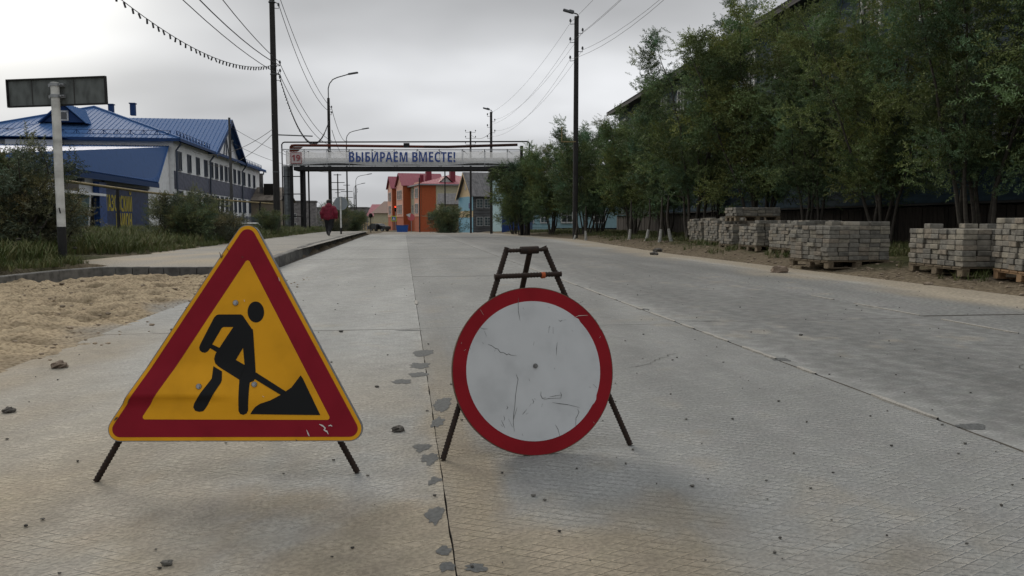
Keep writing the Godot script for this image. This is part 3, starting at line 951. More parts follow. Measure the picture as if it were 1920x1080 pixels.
	frame_at(bn, V(-20.6, -0.1, 31.5) + p.basis.z * 0.06, V(-0.1417, 0, 1.0))
	boxpart(bn, "sheet", Vector3(16.4, 1.7, 0.02), Vector3(8.0, 2.75, 0.03), M("banner_blue", Color(0.024, 0.05, 0.145), 0.55, {"tex": "blotch", "ts": 0.6}))
	var cord := Geo.new()
	for k in 18: cord.rod(Vector3(12.22, 0.4 + k * 0.15, 0.05), Vector3(12.42, 0.47 + k * 0.15, 0.06), 0.02, 4)
	part(bn, "lacing", cord, wf)
	var yel := M("banner_yellow", Color(0.44, 0.36, 0.05), 0.6)
	for q in [["ТАЗОВСКИЙ", 14.9, 1.98, 0.78], ["РАЙОН", 15.6, 0.98, 0.78]]:
		var tm := text_mesh(q[0], 0.9, 0.02)
		var t := part(bn, "lettering", tm, yel)
		var w := tm.get_aabb().size.x
		t.scale = Vector3(4.4 / w if q[0].length() > 5 else 2.7 / w, 1.0, 1.0)
		t.position = Vector3(q[1], q[2], 0.05)
	boxpart(bn, "rolled_edge", Vector3(16.4, 3.15, 0.08), Vector3(8.0, 0.3, 0.1), M("grey_sheet", Color(0.22, 0.23, 0.25), 0.6))
	# fence in front of the far end
	var fe := thing("picket_fence", "low dark metal picket fence before the white building", "fence")
	frame_at(fe, V(-17.0, -0.1, 44.0), V(-0.16, 0, 1.0))
	var rail := Geo.new()
	for y in [0.25, 1.15]: rail.box(Vector3(15.0, y, 0), Vector3(30.0, 0.05, 0.04))
	part(fe, "rail", rail, fr)
	var pk := Geo.new()
	for k in 150: pk.box(Vector3(k * 0.2, 0.7, 0.025), Vector3(0.025, 1.25, 0.02))
	tag(part(fe, "picket", pk, fr), "", "", "", "stuff")
	for k in 11: boxpart(fe, "post", Vector3(k * 3.0, 0.65, -0.03), Vector3(0.09, 1.4, 0.06), fr)

func text_mesh(s: String, h: float, depth: float, family := "Droid Sans", wt := 700) -> TextMesh:
	var tm := TextMesh.new()
	tm.text = s
	var f := SystemFont.new()
	f.font_names = PackedStringArray([family])
	f.font_weight = wt
	tm.font = f
	tm.font_size = 64
	tm.pixel_size = h / 46.0
	tm.depth = depth
	tm.curve_step = 2.0
	return tm

# a plain house: walls, gable roof along local x, windows in rows
func house(o: Node3D, L: float, D: float, H: float, R: float, wall: Material, roof: Material, over := 0.4) -> MeshInstance3D:
	boxpart(o, "wall", Vector3(L / 2, H / 2, -D / 2), Vector3(L, H, D), wall)
	var g := Geo.new()
	sheet_roof(g, Vector3(-over, H - 0.1, over), Vector3(L + over, H - 0.1, over), Vector3(L + over, R, -D / 2), Vector3(-over, R, -D / 2), 0.6)
	sheet_roof(g, Vector3(-over, H - 0.1, -D - over), Vector3(L + over, H - 0.1, -D - over), Vector3(L + over, R, -D / 2), Vector3(-over, R, -D / 2), 0.6)
	return part(o, "roof", g, roof)

func build_far_buildings() -> void:
	var pane := M("dark_glass", Color(), 0.1)
	var wf := M("white_frame", Color(), 0.6)
	var cream := M("cream_render", Color(0.45, 0.42, 0.30), 0.85, {"tex": "grime", "ts": 0.3})
	var orange := M("orange_render", Color(0.37, 0.088, 0.032), 0.8, {"tex": "grime", "ts": 0.35})
	var peach := M("peach_render", Color(0.62, 0.33, 0.24), 0.85, {"tex": "grime", "ts": 0.3})
	var maroon := M("maroon_roof", Color(0.24, 0.045, 0.065), 0.5, {"tex": "grime", "ts": 0.3})
	var pink := M("pink_roof", Color(0.33, 0.105, 0.125), 0.55, {"tex": "grime", "ts": 0.25})
	# --- orange building: facade with three bays running away to the left, plain end towards the camera
	var o := thing("orange_building", "orange and cream three storey building with maroon roofs", "building")
	frame_at(o, V(-16.9, -1.1, 150.0), V(-9.4, 0, 30.0))
	var f := 1.0
	var H := 8.9
	var out := o.basis.z   # local z
	if out.x > 0: f = -1.0
	var zz := func(a: float) -> float: return a * f
	var L := 31.0
	var D := 15.0
	boxpart(o, "wall", Vector3(L / 2, H / 2, zz.call(-D / 2)), Vector3(L, H, D), cream)
	boxpart(o, "ground_storey", Vector3(L / 2, 1.45, zz.call(-D / 2)), Vector3(L + 0.1, 2.9, D + 0.1), orange)
	var bs := Basis() if f > 0 else Basis(Vector3(-1, 0, 0), Vector3.UP, Vector3(0, 0, -1))
	var g := Geo.new()
	var A := Vector3(-0.6, H, zz.call(0.6)); var B := Vector3(L + 0.6, H, zz.call(0.6)); var C := Vector3(L + 0.6, H, zz.call(-D - 0.6)); var E := Vector3(-0.6, H, zz.call(-D - 0.6))
	var R1 := Vector3(7.0, H + 2.2, zz.call(-D / 2)); var R2 := Vector3(L, H + 2.2, zz.call(-D / 2))
	sheet_roof(g, A, B, R2, R1, 0.6); sheet_roof(g, C, E, R1, R2, 0.6); sheet_roof(g, E, A, R1, R1, 0.6)
	var roof := part(o, "roof", g, pink)
	boxpart(roof, "eaves", Vector3(L / 2, H - 0.1, zz.call(-D / 2)), Vector3(L + 1.4, 0.22, D + 1.4), M("grey_sheet", Color(), 0.6))
	for q in [[1.6, -6.3, 2.6, 1.0], [2.2, -5.0, 1.6, 0.6], [10.0, -3.4, 2.9, 1.1], [12.0, -2.4, 2.4, 0.7]]:
		boxpart(roof, "chimney", Vector3(q[0], H + q[2] / 2, zz.call(q[1])), Vector3(q[3], q[2], q[3]), M("maroon_trim", Color(0.16, 0.02, 0.035), 0.5))
	# dormer on the near hip
	var dg := Geo.new()
	dg.prism(PackedVector2Array([Vector2(-1.2, H + 0.3), Vector2(1.2, H + 0.3), Vector2(0, H + 1.4)]), 0, 0.1, Transform3D(Basis(Vector3(0, 0, 1), Vector3.UP, Vector3(-1, 0, 0)), Vector3(0.9, 0, zz.call(-4.9))))
	part(roof, "dormer", dg, wf)
	var dr := Geo.new()
	for s in [-1.0, 1.0]: sheet_roof(dr, Vector3(0.4, H + 0.2, zz.call(-4.9) + s * 1.6), Vector3(5, H + 0.2, zz.call(-4.9) + s * 1.6), Vector3(5, H + 1.6, zz.call(-4.9)), Vector3(0.4, H + 1.6, zz.call(-4.9)), 0.6)
	part(roof, "dormer_roof", dr, maroon)
	var k := 0
	for bx in [[0.0, 5.0], [11.0, 8.2], [25.0, 6.0]]:
		var x0: float = bx[0]; var w: float = bx[1]
		boxpart(o, "bay", Vector3(x0 + w / 2, (H + 0.3) / 2, zz.call(0.7 if k > 0 else 0.1)), Vector3(w, H + 0.3, 1.6 if k > 0 else 0.5), orange)
		var pf := 1.5 if k > 0 else 0.35
		boxpart(o, "bay_front", Vector3(x0 + w / 2, 6.1, zz.call(pf + 0.02)), Vector3(w - 0.2, 6.4, 0.1), peach)
		if k > 0:
			var gr := Geo.new()
			gr.prism(PackedVector2Array([Vector2(x0, H + 0.2), Vector2(x0 + w, H + 0.2), Vector2(x0 + w / 2, H + 2.4)]), -0.2 if f > 0 else -1.5, 1.5 if f > 0 else 0.2)
			part(o, "gable", gr, peach)
			var rr := Geo.new()
			sheet_roof(rr, Vector3(x0 - 0.4, H + 0.1, zz.call(1.9)), Vector3(x0 - 0.4, H + 0.1, zz.call(-7)), Vector3(x0 + w / 2, H + 2.8, zz.call(-7)), Vector3(x0 + w / 2, H + 2.8, zz.call(1.9)), 0.6)
			sheet_roof(rr, Vector3(x0 + w + 0.4, H + 0.1, zz.call(1.9)), Vector3(x0 + w + 0.4, H + 0.1, zz.call(-7)), Vector3(x0 + w / 2, H + 2.8, zz.call(-7)), Vector3(x0 + w / 2, H + 2.8, zz.call(1.9)), 0.6)
			part(o, "bay_roof", rr, maroon)
		for fl in 2:
			for c in 3 if w > 8 else 2:
				window(o, Vector3(x0 + w * (c + 1) / (4 if w > 8 else 3), 4.4 + fl * 2.9, zz.call(pf + 0.06)), 1.3, 1.9, wf, pane, 1, 1, 0.12, bs)
		k += 1
	for x in [6.5, 9.0, 21.0]:
		for y in [4.4, 7.3]: window(o, Vector3(x, y, zz.call(0.0)), 1.2, 1.6, wf, pane, 1, 0, 0.1, bs)
	# orange panel of the plain end
	boxpart(o, "end_panel", Vector3(-0.05, 5.9, zz.call(-1.4)), Vector3(0.12, 5.7, 2.7), orange)
	boxpart(o, "end_window", Vector3(-0.08, 2.9, zz.call(-1.8)), Vector3(0.12, 1.3, 1.2), pane)
	# --- small cream annex with grey roof, in front of the plain end
	var c2 := thing("cream_annex", "cream two storey annex with grey sheet roof and green framed windows", "building")
	frame_at(c2, V(-10.7, -0.85, 119.0), V(6.0, 0, 0.3))
	var grey := M("grey_slate", Color(0.16, 0.155, 0.155), 0.8, {"tex": "blotch", "ts": 0.4})
	var dg2 := M("green_frame", Color(0.03, 0.05, 0.045), 0.6)
	house(c2, 6.0, 6.0, 4.3, 5.9, M("cream_annex_wall", Color(0.40, 0.36, 0.22), 0.85, {"tex": "grime", "ts": 0.3}), grey)
	for y in [3.25, 1.05]: window(c2, Vector3(1.6, y, 0), 1.1, 1.25, dg2, M("curtained_glass", Color(0.16, 0.2, 0.2), 0.2), 1, 0, 0.12)
	boxpart(c2, "roof_hatch", Vector3(2.6, 5.2, -1.2), Vector3(0.5, 0.4, 0.5), dg2)
	# --- old two storey timber house, painted gable and weathered boards
	var hs := thing("timber_house", "weathered two storey timber house with light blue and cream gable", "house")
	frame_at(hs, V(-5.2, -0.75, 108.0), V(11.0, 0, 3.5))
	var wood := M("weathered_boards", Color(0.115, 0.115, 0.12), 0.9, {"tex": "blotch", "ts": Vector3(0.2, 2.0, 0.2)})
	var HH := 5.0
	var RR := 8.35
	var Lh := 11.0
	var Dh := 7.6
	house(hs, Lh, Dh, HH, RR, wood, grey, 0.5)
	var lb := M("light_blue_boards", Color(0.16, 0.34, 0.44), 0.8, {"tex": "grime", "ts": Vector3(0.5, 0.5, 0.5)})
	var cr := M("cream_boards", Color(0.50, 0.38, 0.22), 0.8, {"tex": "grime", "ts": 0.4})
	# painted boards on the gable end, upright planks
	var z := 0.0
	while z < Dh:
		for q in [[0.0, 2.15, lb], [3.05, 1.95, lb]]:
			boxpart(hs, "plank", Vector3(-0.04 - rng.randf() * 0.015, q[0] + q[1] / 2, -z - 0.19), Vector3(0.04, q[1], 0.365), q[2])
		boxpart(hs, "cream_plank", Vector3(-0.05, 2.6, -z - 0.19), Vector3(0.04, 0.86, 0.37), cr)
		z += 0.38
	var gg := Geo.new()
	gg.prism(PackedVector2Array([Vector2(0, HH), Vector2(-Dh, HH), Vector2(-Dh / 2, RR - 0.15)]), 0.0, 0.06, Transform3D(Basis(Vector3(0, 0, 1), Vector3.UP, Vector3(-1, 0, 0)), Vector3.ZERO))
	var ga := part(hs, "gable", gg, cr)
	boxpart(ga, "gable_window", Vector3(-0.09, 6.4, -Dh / 2), Vector3(0.05, 0.9, 0.7), M("pale_frame", Color(0.35, 0.33, 0.33), 0.7))
	boxpart(ga, "sign_plate", Vector3(-0.09, 3.75, -1.6), Vector3(0.04, 0.7, 1.0), dblue_())
	var bw := Geo.new()
	for s in [0.5, -Dh - 0.5]:
		var p := Vector3(-0.52, HH - 0.2, s); var q := Vector3(-0.52, RR + 0.05, -Dh / 2)
		bw.quad(p, q, q + Vector3(0, -0.35, 0), p + Vector3(0, -0.35, 0))
		bw.quad(p + Vector3(0.03, 0, 0), q + Vector3(0.03, 0, 0), q + Vector3(0.03, -0.35, 0), p + Vector3(0.03, -0.35, 0))
	part(hs, "bargeboard", bw, cr)
	for y in [4.0, 1.6]:
		for x in [0.9, 2.0, 3.1, 4.6, 6.4, 8.2]:
			window(hs, Vector3(x, y, 0), 0.95, 1.25, M("grey_frame", Color(0.30, 0.30, 0.30), 0.8), pane, 1, 2, 0.08)
	var bo := Geo.new()
	for y in 12: bo.box(Vector3(Lh / 2, 0.2 + y * 0.41, 0.012), Vector3(Lh, 0.03, 0.03))
	part(hs, "board_joints", bo, M("skirt_a", Color(), 1))
	# --- light blue house half hidden behind the first willow on the right
	var h3 := thing("pale_blue_house", "pale blue boarded house half hidden by willow, bright blue base", "house")
	frame_at(h3, V(-0.95, -0.6, 88.0), V(14.0, 0, 3.0))
	var pb := M("pale_blue_boards", Color(0.26, 0.40, 0.44), 0.8, {"tex": "grime", "ts": 0.4})
	house(h3, 14.0, 8.0, 6.2, 8.0, pb, grey)
	for q in [1.0, 2.4, 4.0]: window(h3, Vector3(q + 0.6, 1.9, 0), 0.9, 1.3, wf, pane, 1, 1, 0.1)
	var lines := Geo.new()
	for y in 14: lines.box(Vector3(7.0, 0.8 + y * 0.36, 0.012), Vector3(14, 0.035, 0.03))
	part(h3, "board_joints", lines, M("pale_blue_shadow", Color(0.14, 0.26, 0.3), 0.9))
	boxpart(h3, "base_boards", Vector3(1.4, 0.7, 0.06), Vector3(2.8, 1.5, 0.1), M("bright_blue", Color(0.015, 0.07, 0.28), 0.6))
	# --- another pale house glimpsed between the willow trunks
	var h5 := thing("light_blue_cottage", "light blue cottage with white window seen between willow trunks", "house")
	frame_at(h5, V(3.6, -0.3, 70.0), V(12.0, 0, -1.5))
	house(h5, 12, 7, 3.0, 5.2, pb, grey)
	for x in [1.2, 4.0]: window(h5, Vector3(x, 1.7, 0), 1.1, 1.4, wf, pane, 1, 1, 0.12)
	boxpart(h5, "plinth", Vector3(6, 0.3, 0.05), Vector3(12, 0.6, 0.1), M("dark_void", Color(), 1))
	# --- dark blue kiosk beside the trunk
	var ks := thing("blue_container", "dark blue metal container by the last willow trunks", "container", V(0.5, -0.35, 76.0), -0.2)
	boxpart(ks, "body", Vector3(0, 1.2, 0), Vector3(2.6, 2.4, 2.0), M("deep_blue", Color(0.012, 0.04, 0.16), 0.5), Basis(), 0.04)
	for k2 in 8: boxpart(ks, "rib", Vector3(-1.1 + k2 * 0.31, 1.2, 1.02), Vector3(0.08, 2.2, 0.05), M("deep_blue", Color(), 0.5))
	# --- far shed with pink roof, closing the street
	var sh := thing("long_shed", "long low cream shed with pale red roof at the street end", "shed")
	frame_at(sh, V(-48.0, -2.6, 268.0), V(20.0, 0, -3.0))
	house(sh, 18, 12, 5.2, 9.2, cream, pink, 0.6)
	for x in [9.0, 12.0, 15.0]: window(sh, Vector3(x, 2.4, 0), 1.2, 1.2, wf, pane, 1, 0, 0.1)
	var sh2 := thing("cream_barn", "cream gabled barn with brown roof beside the orange building", "barn")
	frame_at(sh2, V(-37.0, -2.1, 215.0), V(12.0, 0, -4.0))
	house(sh2, 13, 14, 5.2, 8.4, cream, M("brown_roof", Color(0.16, 0.10, 0.08), 0.7), 0.5)
	# --- greyish flats behind the gantry legs, and two more at the end of the street
	for q in [["grey_flats", "grey block of flats far behind the gantry legs", -65.0, 250.0, 8.0, 8.6, 0.2], ["distant_flats", "pale distant block of flats low on the horizon", -72.0, 330.0, 26.0, 9.0, 0.0], ["distant_office", "long pale distant building beyond the shed", -96.0, 420.0, 30.0, 8.0, 0.1]]:
		var fb := thing(q[0], q[1], "building", V(q[2], land(q[2], q[3]) - 0.2, q[3]), q[6])
		boxpart(fb, "wall", Vector3(0, q[5] / 2, 0), Vector3(q[4], q[5], 10), M("grey_panel", Color(0.22, 0.21, 0.21), 0.9, {"tex": "blotch", "ts": 0.2}))
		var nf := int(q[5] / 2.9)
		for fl in nf:
			for w in int(q[4] / 3.0): window(fb, Vector3(-q[4] / 2 + 1.6 + w * 3.0, 1.6 + fl * 2.8, 5.0), 1.4, 1.4, wf, pane, 1, 0, 0.1)
		boxpart(fb, "roof", Vector3(0, q[5] + 0.2, 0), Vector3(q[4] + 0.6, 0.4, 10.6), grey)
	# --- tan house left behind the big pole, with dark roof boxes
	var th := thing("tan_house", "tan rendered house with flat dark roof tanks beside the big pole", "house")
	frame_at(th, V(-30.9, -0.5, 88.0), V(5.0, 0, 0.4))
	house(th, 5.2, 8, 3.7, 5.2, M("tan_render", Color(0.24, 0.20, 0.15), 0.9, {"tex": "grime", "ts": 0.3}), M("tan_roof", Color(0.2, 0.17, 0.14), 0.9, {"tex": "blotch", "ts": 0.3}))
	boxpart(th, "roof_tank", Vector3(4.1, 4.9, -2.0), Vector3(1.4, 1.3, 1.4), M("dark_void", Color(), 1))
	boxpart(th, "flue", Vector3(3.0, 5.6, -2.0), Vector3(0.35, 2.2, 0.35), grey)

func dblue_() -> StandardMaterial3D: return M("plate_blue", Color(0.02, 0.02, 0.11), 0.5)

# ---------------------------------------------------------------- pipe gantry over the road
func build_gantry() -> void:
	var Z := 51.0
	var y0 := yr(Z)
	var dark := M("black_steel", Color(0.022, 0.022, 0.024), 0.75, {"tex": "blotch", "ts": 0.8})
	var rusty := M("rusty_pipe", Color(0.14, 0.05, 0.035), 0.85, {"tex": "rust", "ts": 0.8})
	var galv := M("galvanised", Color(), 0.5)
	var o := thing("pipe_gantry", "steel pipe gantry spanning the road with railed walkway and silver pipe", "gantry", V(0, y0, Z))
	var xl := -14.45
	var xr := 1.15
	# dark trough beam under the walkway
	var g := Geo.new()
	g.box(Vector3((xl + xr) / 2 + 0.4, 4.18, 0.0), Vector3(xr - xl - 0.8, 0.26, 1.2), Basis(), 0.03)
	part(o, "beam", g, dark)
	var pl := Geo.new()
	pl.tube([Vector3(xl + 0.5, 4.62, 0.1), Vector3(xr - 0.3, 4.62, 0.1)], [0.26], 14)
	part(o, "insulated_pipe", pl, M("foil_grey", Color(0.30, 0.31, 0.32), 0.5, {"metal": 0.3, "tex": "blotch", "ts": 0.7}))
	# railings either side of the walkway
	for s in [-0.55, 0.55]:
		var r := Geo.new()
		for y in [5.36, 4.36]: r.rod(Vector3(xl + 0.05, y, s), Vector3(xr, y, s), 0.028, 6)
		part(o, "handrail", r, galv)
		var n := 11
		for k in n + 1:
			var x := lerpf(xl + 0.08, xr - 0.05, float(k) / n)
			var b := Geo.new()
			b.rod(Vector3(x, 4.3, s), Vector3(x, 5.36, s), 0.024, 6)
			b.rod(Vector3(x, 5.34, s), Vector3(x + (0.35 if k % 2 == 0 else -0.35), 5.1, s * 0.2), 0.016, 5)
			part(o, "baluster", b, galv)
	# upper pipes with bends
	var up := Geo.new()
	up.tube([Vector3(xl - 0.02, 0, 0.15), Vector3(xl - 0.02, 5.70, 0.15), Vector3(xl + 0.05, 5.80, 0.15), Vector3(xl + 0.15, 5.84, 0.15), Vector3(xr - 0.22, 5.88, 0.15), Vector3(xr - 0.1, 5.85, 0.15), Vector3(xr - 0.05, 5.75, 0.15), Vector3(xr - 0.05, 0, 0.15)], [0.042], 8)
	part(o, "thin_pipe", up, dark)
	var up2 := Geo.new()
	up2.tube([Vector3(-13.85, 5.3, 0.35), Vector3(-13.85, 5.52, 0.35), Vector3(-13.8, 5.6, 0.35), Vector3(-13.6, 5.62, 0.35), Vector3(-11.5, 5.61, 0.35), Vector3(-5.5, 5.54, 0.35)], [0.085], 10)
	part(o, "portal_pipe", up2, rusty)
	var up4 := Geo.new()
	up4.tube([Vector3(-5.5, 5.54, 0.35), Vector3(-4.0, 5.53, 0.35), Vector3(0.35, 5.66, 0.35)], [0.085], 10)
	part(o, "portal_pipe", up4, M("dark_rust", Color(0.05, 0.026, 0.022), 0.85, {"tex": "rust", "ts": 0.8}))
	boxpart(o, "pipe_flange", Vector3(-6.6, 5.62, 0.35), Vector3(0.35, 0.28, 0.24), dark)
	var br := Geo.new()
	br.prism(PackedVector2Array([Vector2(-13.85, 5.0), Vector2(-13.75, 5.0), Vector2(-13.1, 5.52), Vector2(-13.85, 5.52)]), 0.3, 0.4)
	part(o, "gusset", br, rusty)
	var up3 := Geo.new()
	up3.tube([Vector3(-13.85, 4.45, 0.35), Vector3(-13.85, 5.3, 0.35)], [0.088], 10)
	part(o, "red_pipe_section", up3, M("red_rust", Color(0.20, 0.03, 0.03), 0.8, {"tex": "rust", "ts": 1.0}))
	# legs of the left tower
	for q in [[-14.25, 0.0, 0.2, "silver"], [-13.85, 0.35, 0.11, "dark"], [-13.35, -0.3, 0.14, "dark"], [-13.05, 0.35, 0.09, "dark"], [-13.0, -0.55, 0.05, "dark"]]:
		var l := Geo.new()
		l.rod(Vector3(q[0], 0, q[1]), Vector3(q[0], 4.45 if q[3] == "dark" else 4.35, q[1]), q[2], 10)
		part(o, "leg", l, dark if q[3] == "dark" else M("silver_pipe", Color(0.20, 0.22, 0.23), 0.5, {"metal": 0.3, "tex": "blotch", "ts": 0.8}))
	for q in [[0.6, 0.3, 0.1], [0.95, -0.3, 0.14]]:
		var l := Geo.new()
		l.rod(Vector3(q[0], 0, q[1]), Vector3(q[0], 4.3 if q[2] > 0.12 else 5.6, q[1]), q[2], 10)
		part(o, "leg", l, dark)
	var ties := Geo.new()
	for y in [1.2, 2.6, 3.7]:
		ties.rod(Vector3(xl, y, 0.15), Vector3(-13.0, y, 0.3), 0.03, 6)
		ties.rod(Vector3(-13.35, y, -0.3), Vector3(-13.0, y + 0.5, 0.3), 0.025, 6)
	part(o, "tie_rod", ties, dark)
	# loops of spare cable where the lamp pole passes
	# printed banner laced to the railing facing the camera
	var b := thing("street_banner", "pale mesh banner with blue slogan laced along the gantry railing", "banner", V(0, y0, Z - 0.6))
	var cl := Geo.new()
	var nn := 60
	var x0 := -14.1
	var x1 := 0.5
	for k in nn:
		for j in 5:
			var q := []
			for e in [[0, 0], [1, 0], [1, 1], [0, 1]]:
				var fx := float(k + e[0]) / nn; var fy := float(j + e[1]) / 5
				var yy := lerpf(4.42 + 0.05 * sin(fx * 9.0) - 0.04 * sin(fx * 21), 5.2 + 0.02 * sin(fx * 33.0), fy)
				q.append(Vector3(lerpf(x0, x1, fx), yy, 0.03 * sin(fx * 40.0 + fy * 3.0) * (1 - absf(fy - 0.5))))
			cl.quad(q[0], q[1], q[2], q[3])
	part(b, "cloth", cl, M("banner_cloth", Color(0.62, 0.63, 0.64, 0.80), 0.8, {"back": Color(0.35, 0.35, 0.35)}))
	var tm := text_mesh("ВЫБИРАЕМ ВМЕСТЕ!", 0.66, 0.02)
	var t := part(b, "slogan", tm, M("slogan_blue", Color(0.045, 0.085, 0.27), 0.7))
	var w := tm.get_aabb().size
	t.scale = Vector3(6.62 / w.x, 0.60 / w.y * 1.05, 1)
	t.position = Vector3(-6.86, 4.87, 0.06)
	# house-number style board at the left end
	var nb := thing("number_board", "small pale board with red number hung at the banner's end", "sign", V(-13.45, y0 + 4.82, Z - 0.66))
	boxpart(nb, "board", Vector3.ZERO, Vector3(0.62, 0.66, 0.03), M("pale_pink", Color(0.5, 0.44, 0.44), 0.7))
	var nt := text_mesh("19", 0.36, 0.02)
	part(nb, "number", nt, M("sign_red", Color(0.30, 0.06, 0.07), 0.7)).position = Vector3(0, 0.0, 0.03)
	var rimg := Geo.new()
	for q in [[Vector3(0, 0.33, 0.0), Vector3(0.66, 0.03, 0.05)], [Vector3(0, -0.33, 0.0), Vector3(0.66, 0.03, 0.05)], [Vector3(-0.32, 0, 0.0), Vector3(0.03, 0.63, 0.05)], [Vector3(0.32, 0, 0.0), Vector3(0.03, 0.63, 0.05)]]: rimg.box(q[0], q[1])
	part(nb, "rim", rimg, M("sign_red", Color(), 0.6))
	# yellow gas pipe along the left verge
	var gp := thing("gas_pipe", "yellowed gas pipe on dark posts along the left verge", "pipe")
	var pg := Geo.new()
	pg.tube([V(-13.3, 2.0, 22.0), V(-13.2, 2.05, 24.0), V(-14.2, 1.99, 31.6), V(-14.6, 1.95, 40.0), V(-14.4, 1.92, 48.6), V(-14.4, 1.6, 50.0)], [0.045], 8)
	part(gp, "pipe", pg, M("gas_yellow", Color(0.32, 0.25, 0.12), 0.7, {"tex": "blotch", "ts": 1.0}))
	for q in [Vector2(-13.3, 23.6), Vector2(-13.72, 28.0), Vector2(-14.25, 33.0), Vector2(-14.55, 39.0), Vector2(-14.42, 46.0)]:
		var pp := Geo.new()
		pp.rod(V(q.x, land(q.x, q.y) - 0.1, q.y), V(q.x, 1.97, q.y), 0.06, 8)
		part(gp, "post", pp, dark)

# ---------------------------------------------------------------- poles, lamps, wires
func sagged(a: Vector3, b: Vector3, sag: float, n := 16) -> Array:
	var p := []
	for k in n + 1:
		var f := float(k) / n
		p.append(a.lerp(b, f) - Vector3(0, sag * 4.0 * f * (1 - f), 0))
	return p

func wire(label: String, a: Vector3, b: Vector3, sag: float, r := 0.016) -> void:
	var g := Geo.new()
	g.tube(sagged(a, b, sag), [r], 5)
	tag(part(self, "overhead_wire", g, M("wire_black", Color(0.03, 0.03, 0.032), 0.7)), label, "wire", "overhead wires along the street")

func insulator(o: Node3D, at: Vector3, dx: float, m: Material) -> void:
	var g := Geo.new()
	g.tube([at, at + Vector3(dx, -0.02, 0), at + Vector3(dx, 0.14, 0)], [0.018], 5)
	g.tube([at + Vector3(dx, 0.10, 0), at + Vector3(dx, 0.16, 0), at + Vector3(dx, 0.24, 0)], [0.05, 0.06, 0.03], 6)
	part(o, "insulator", g, m)

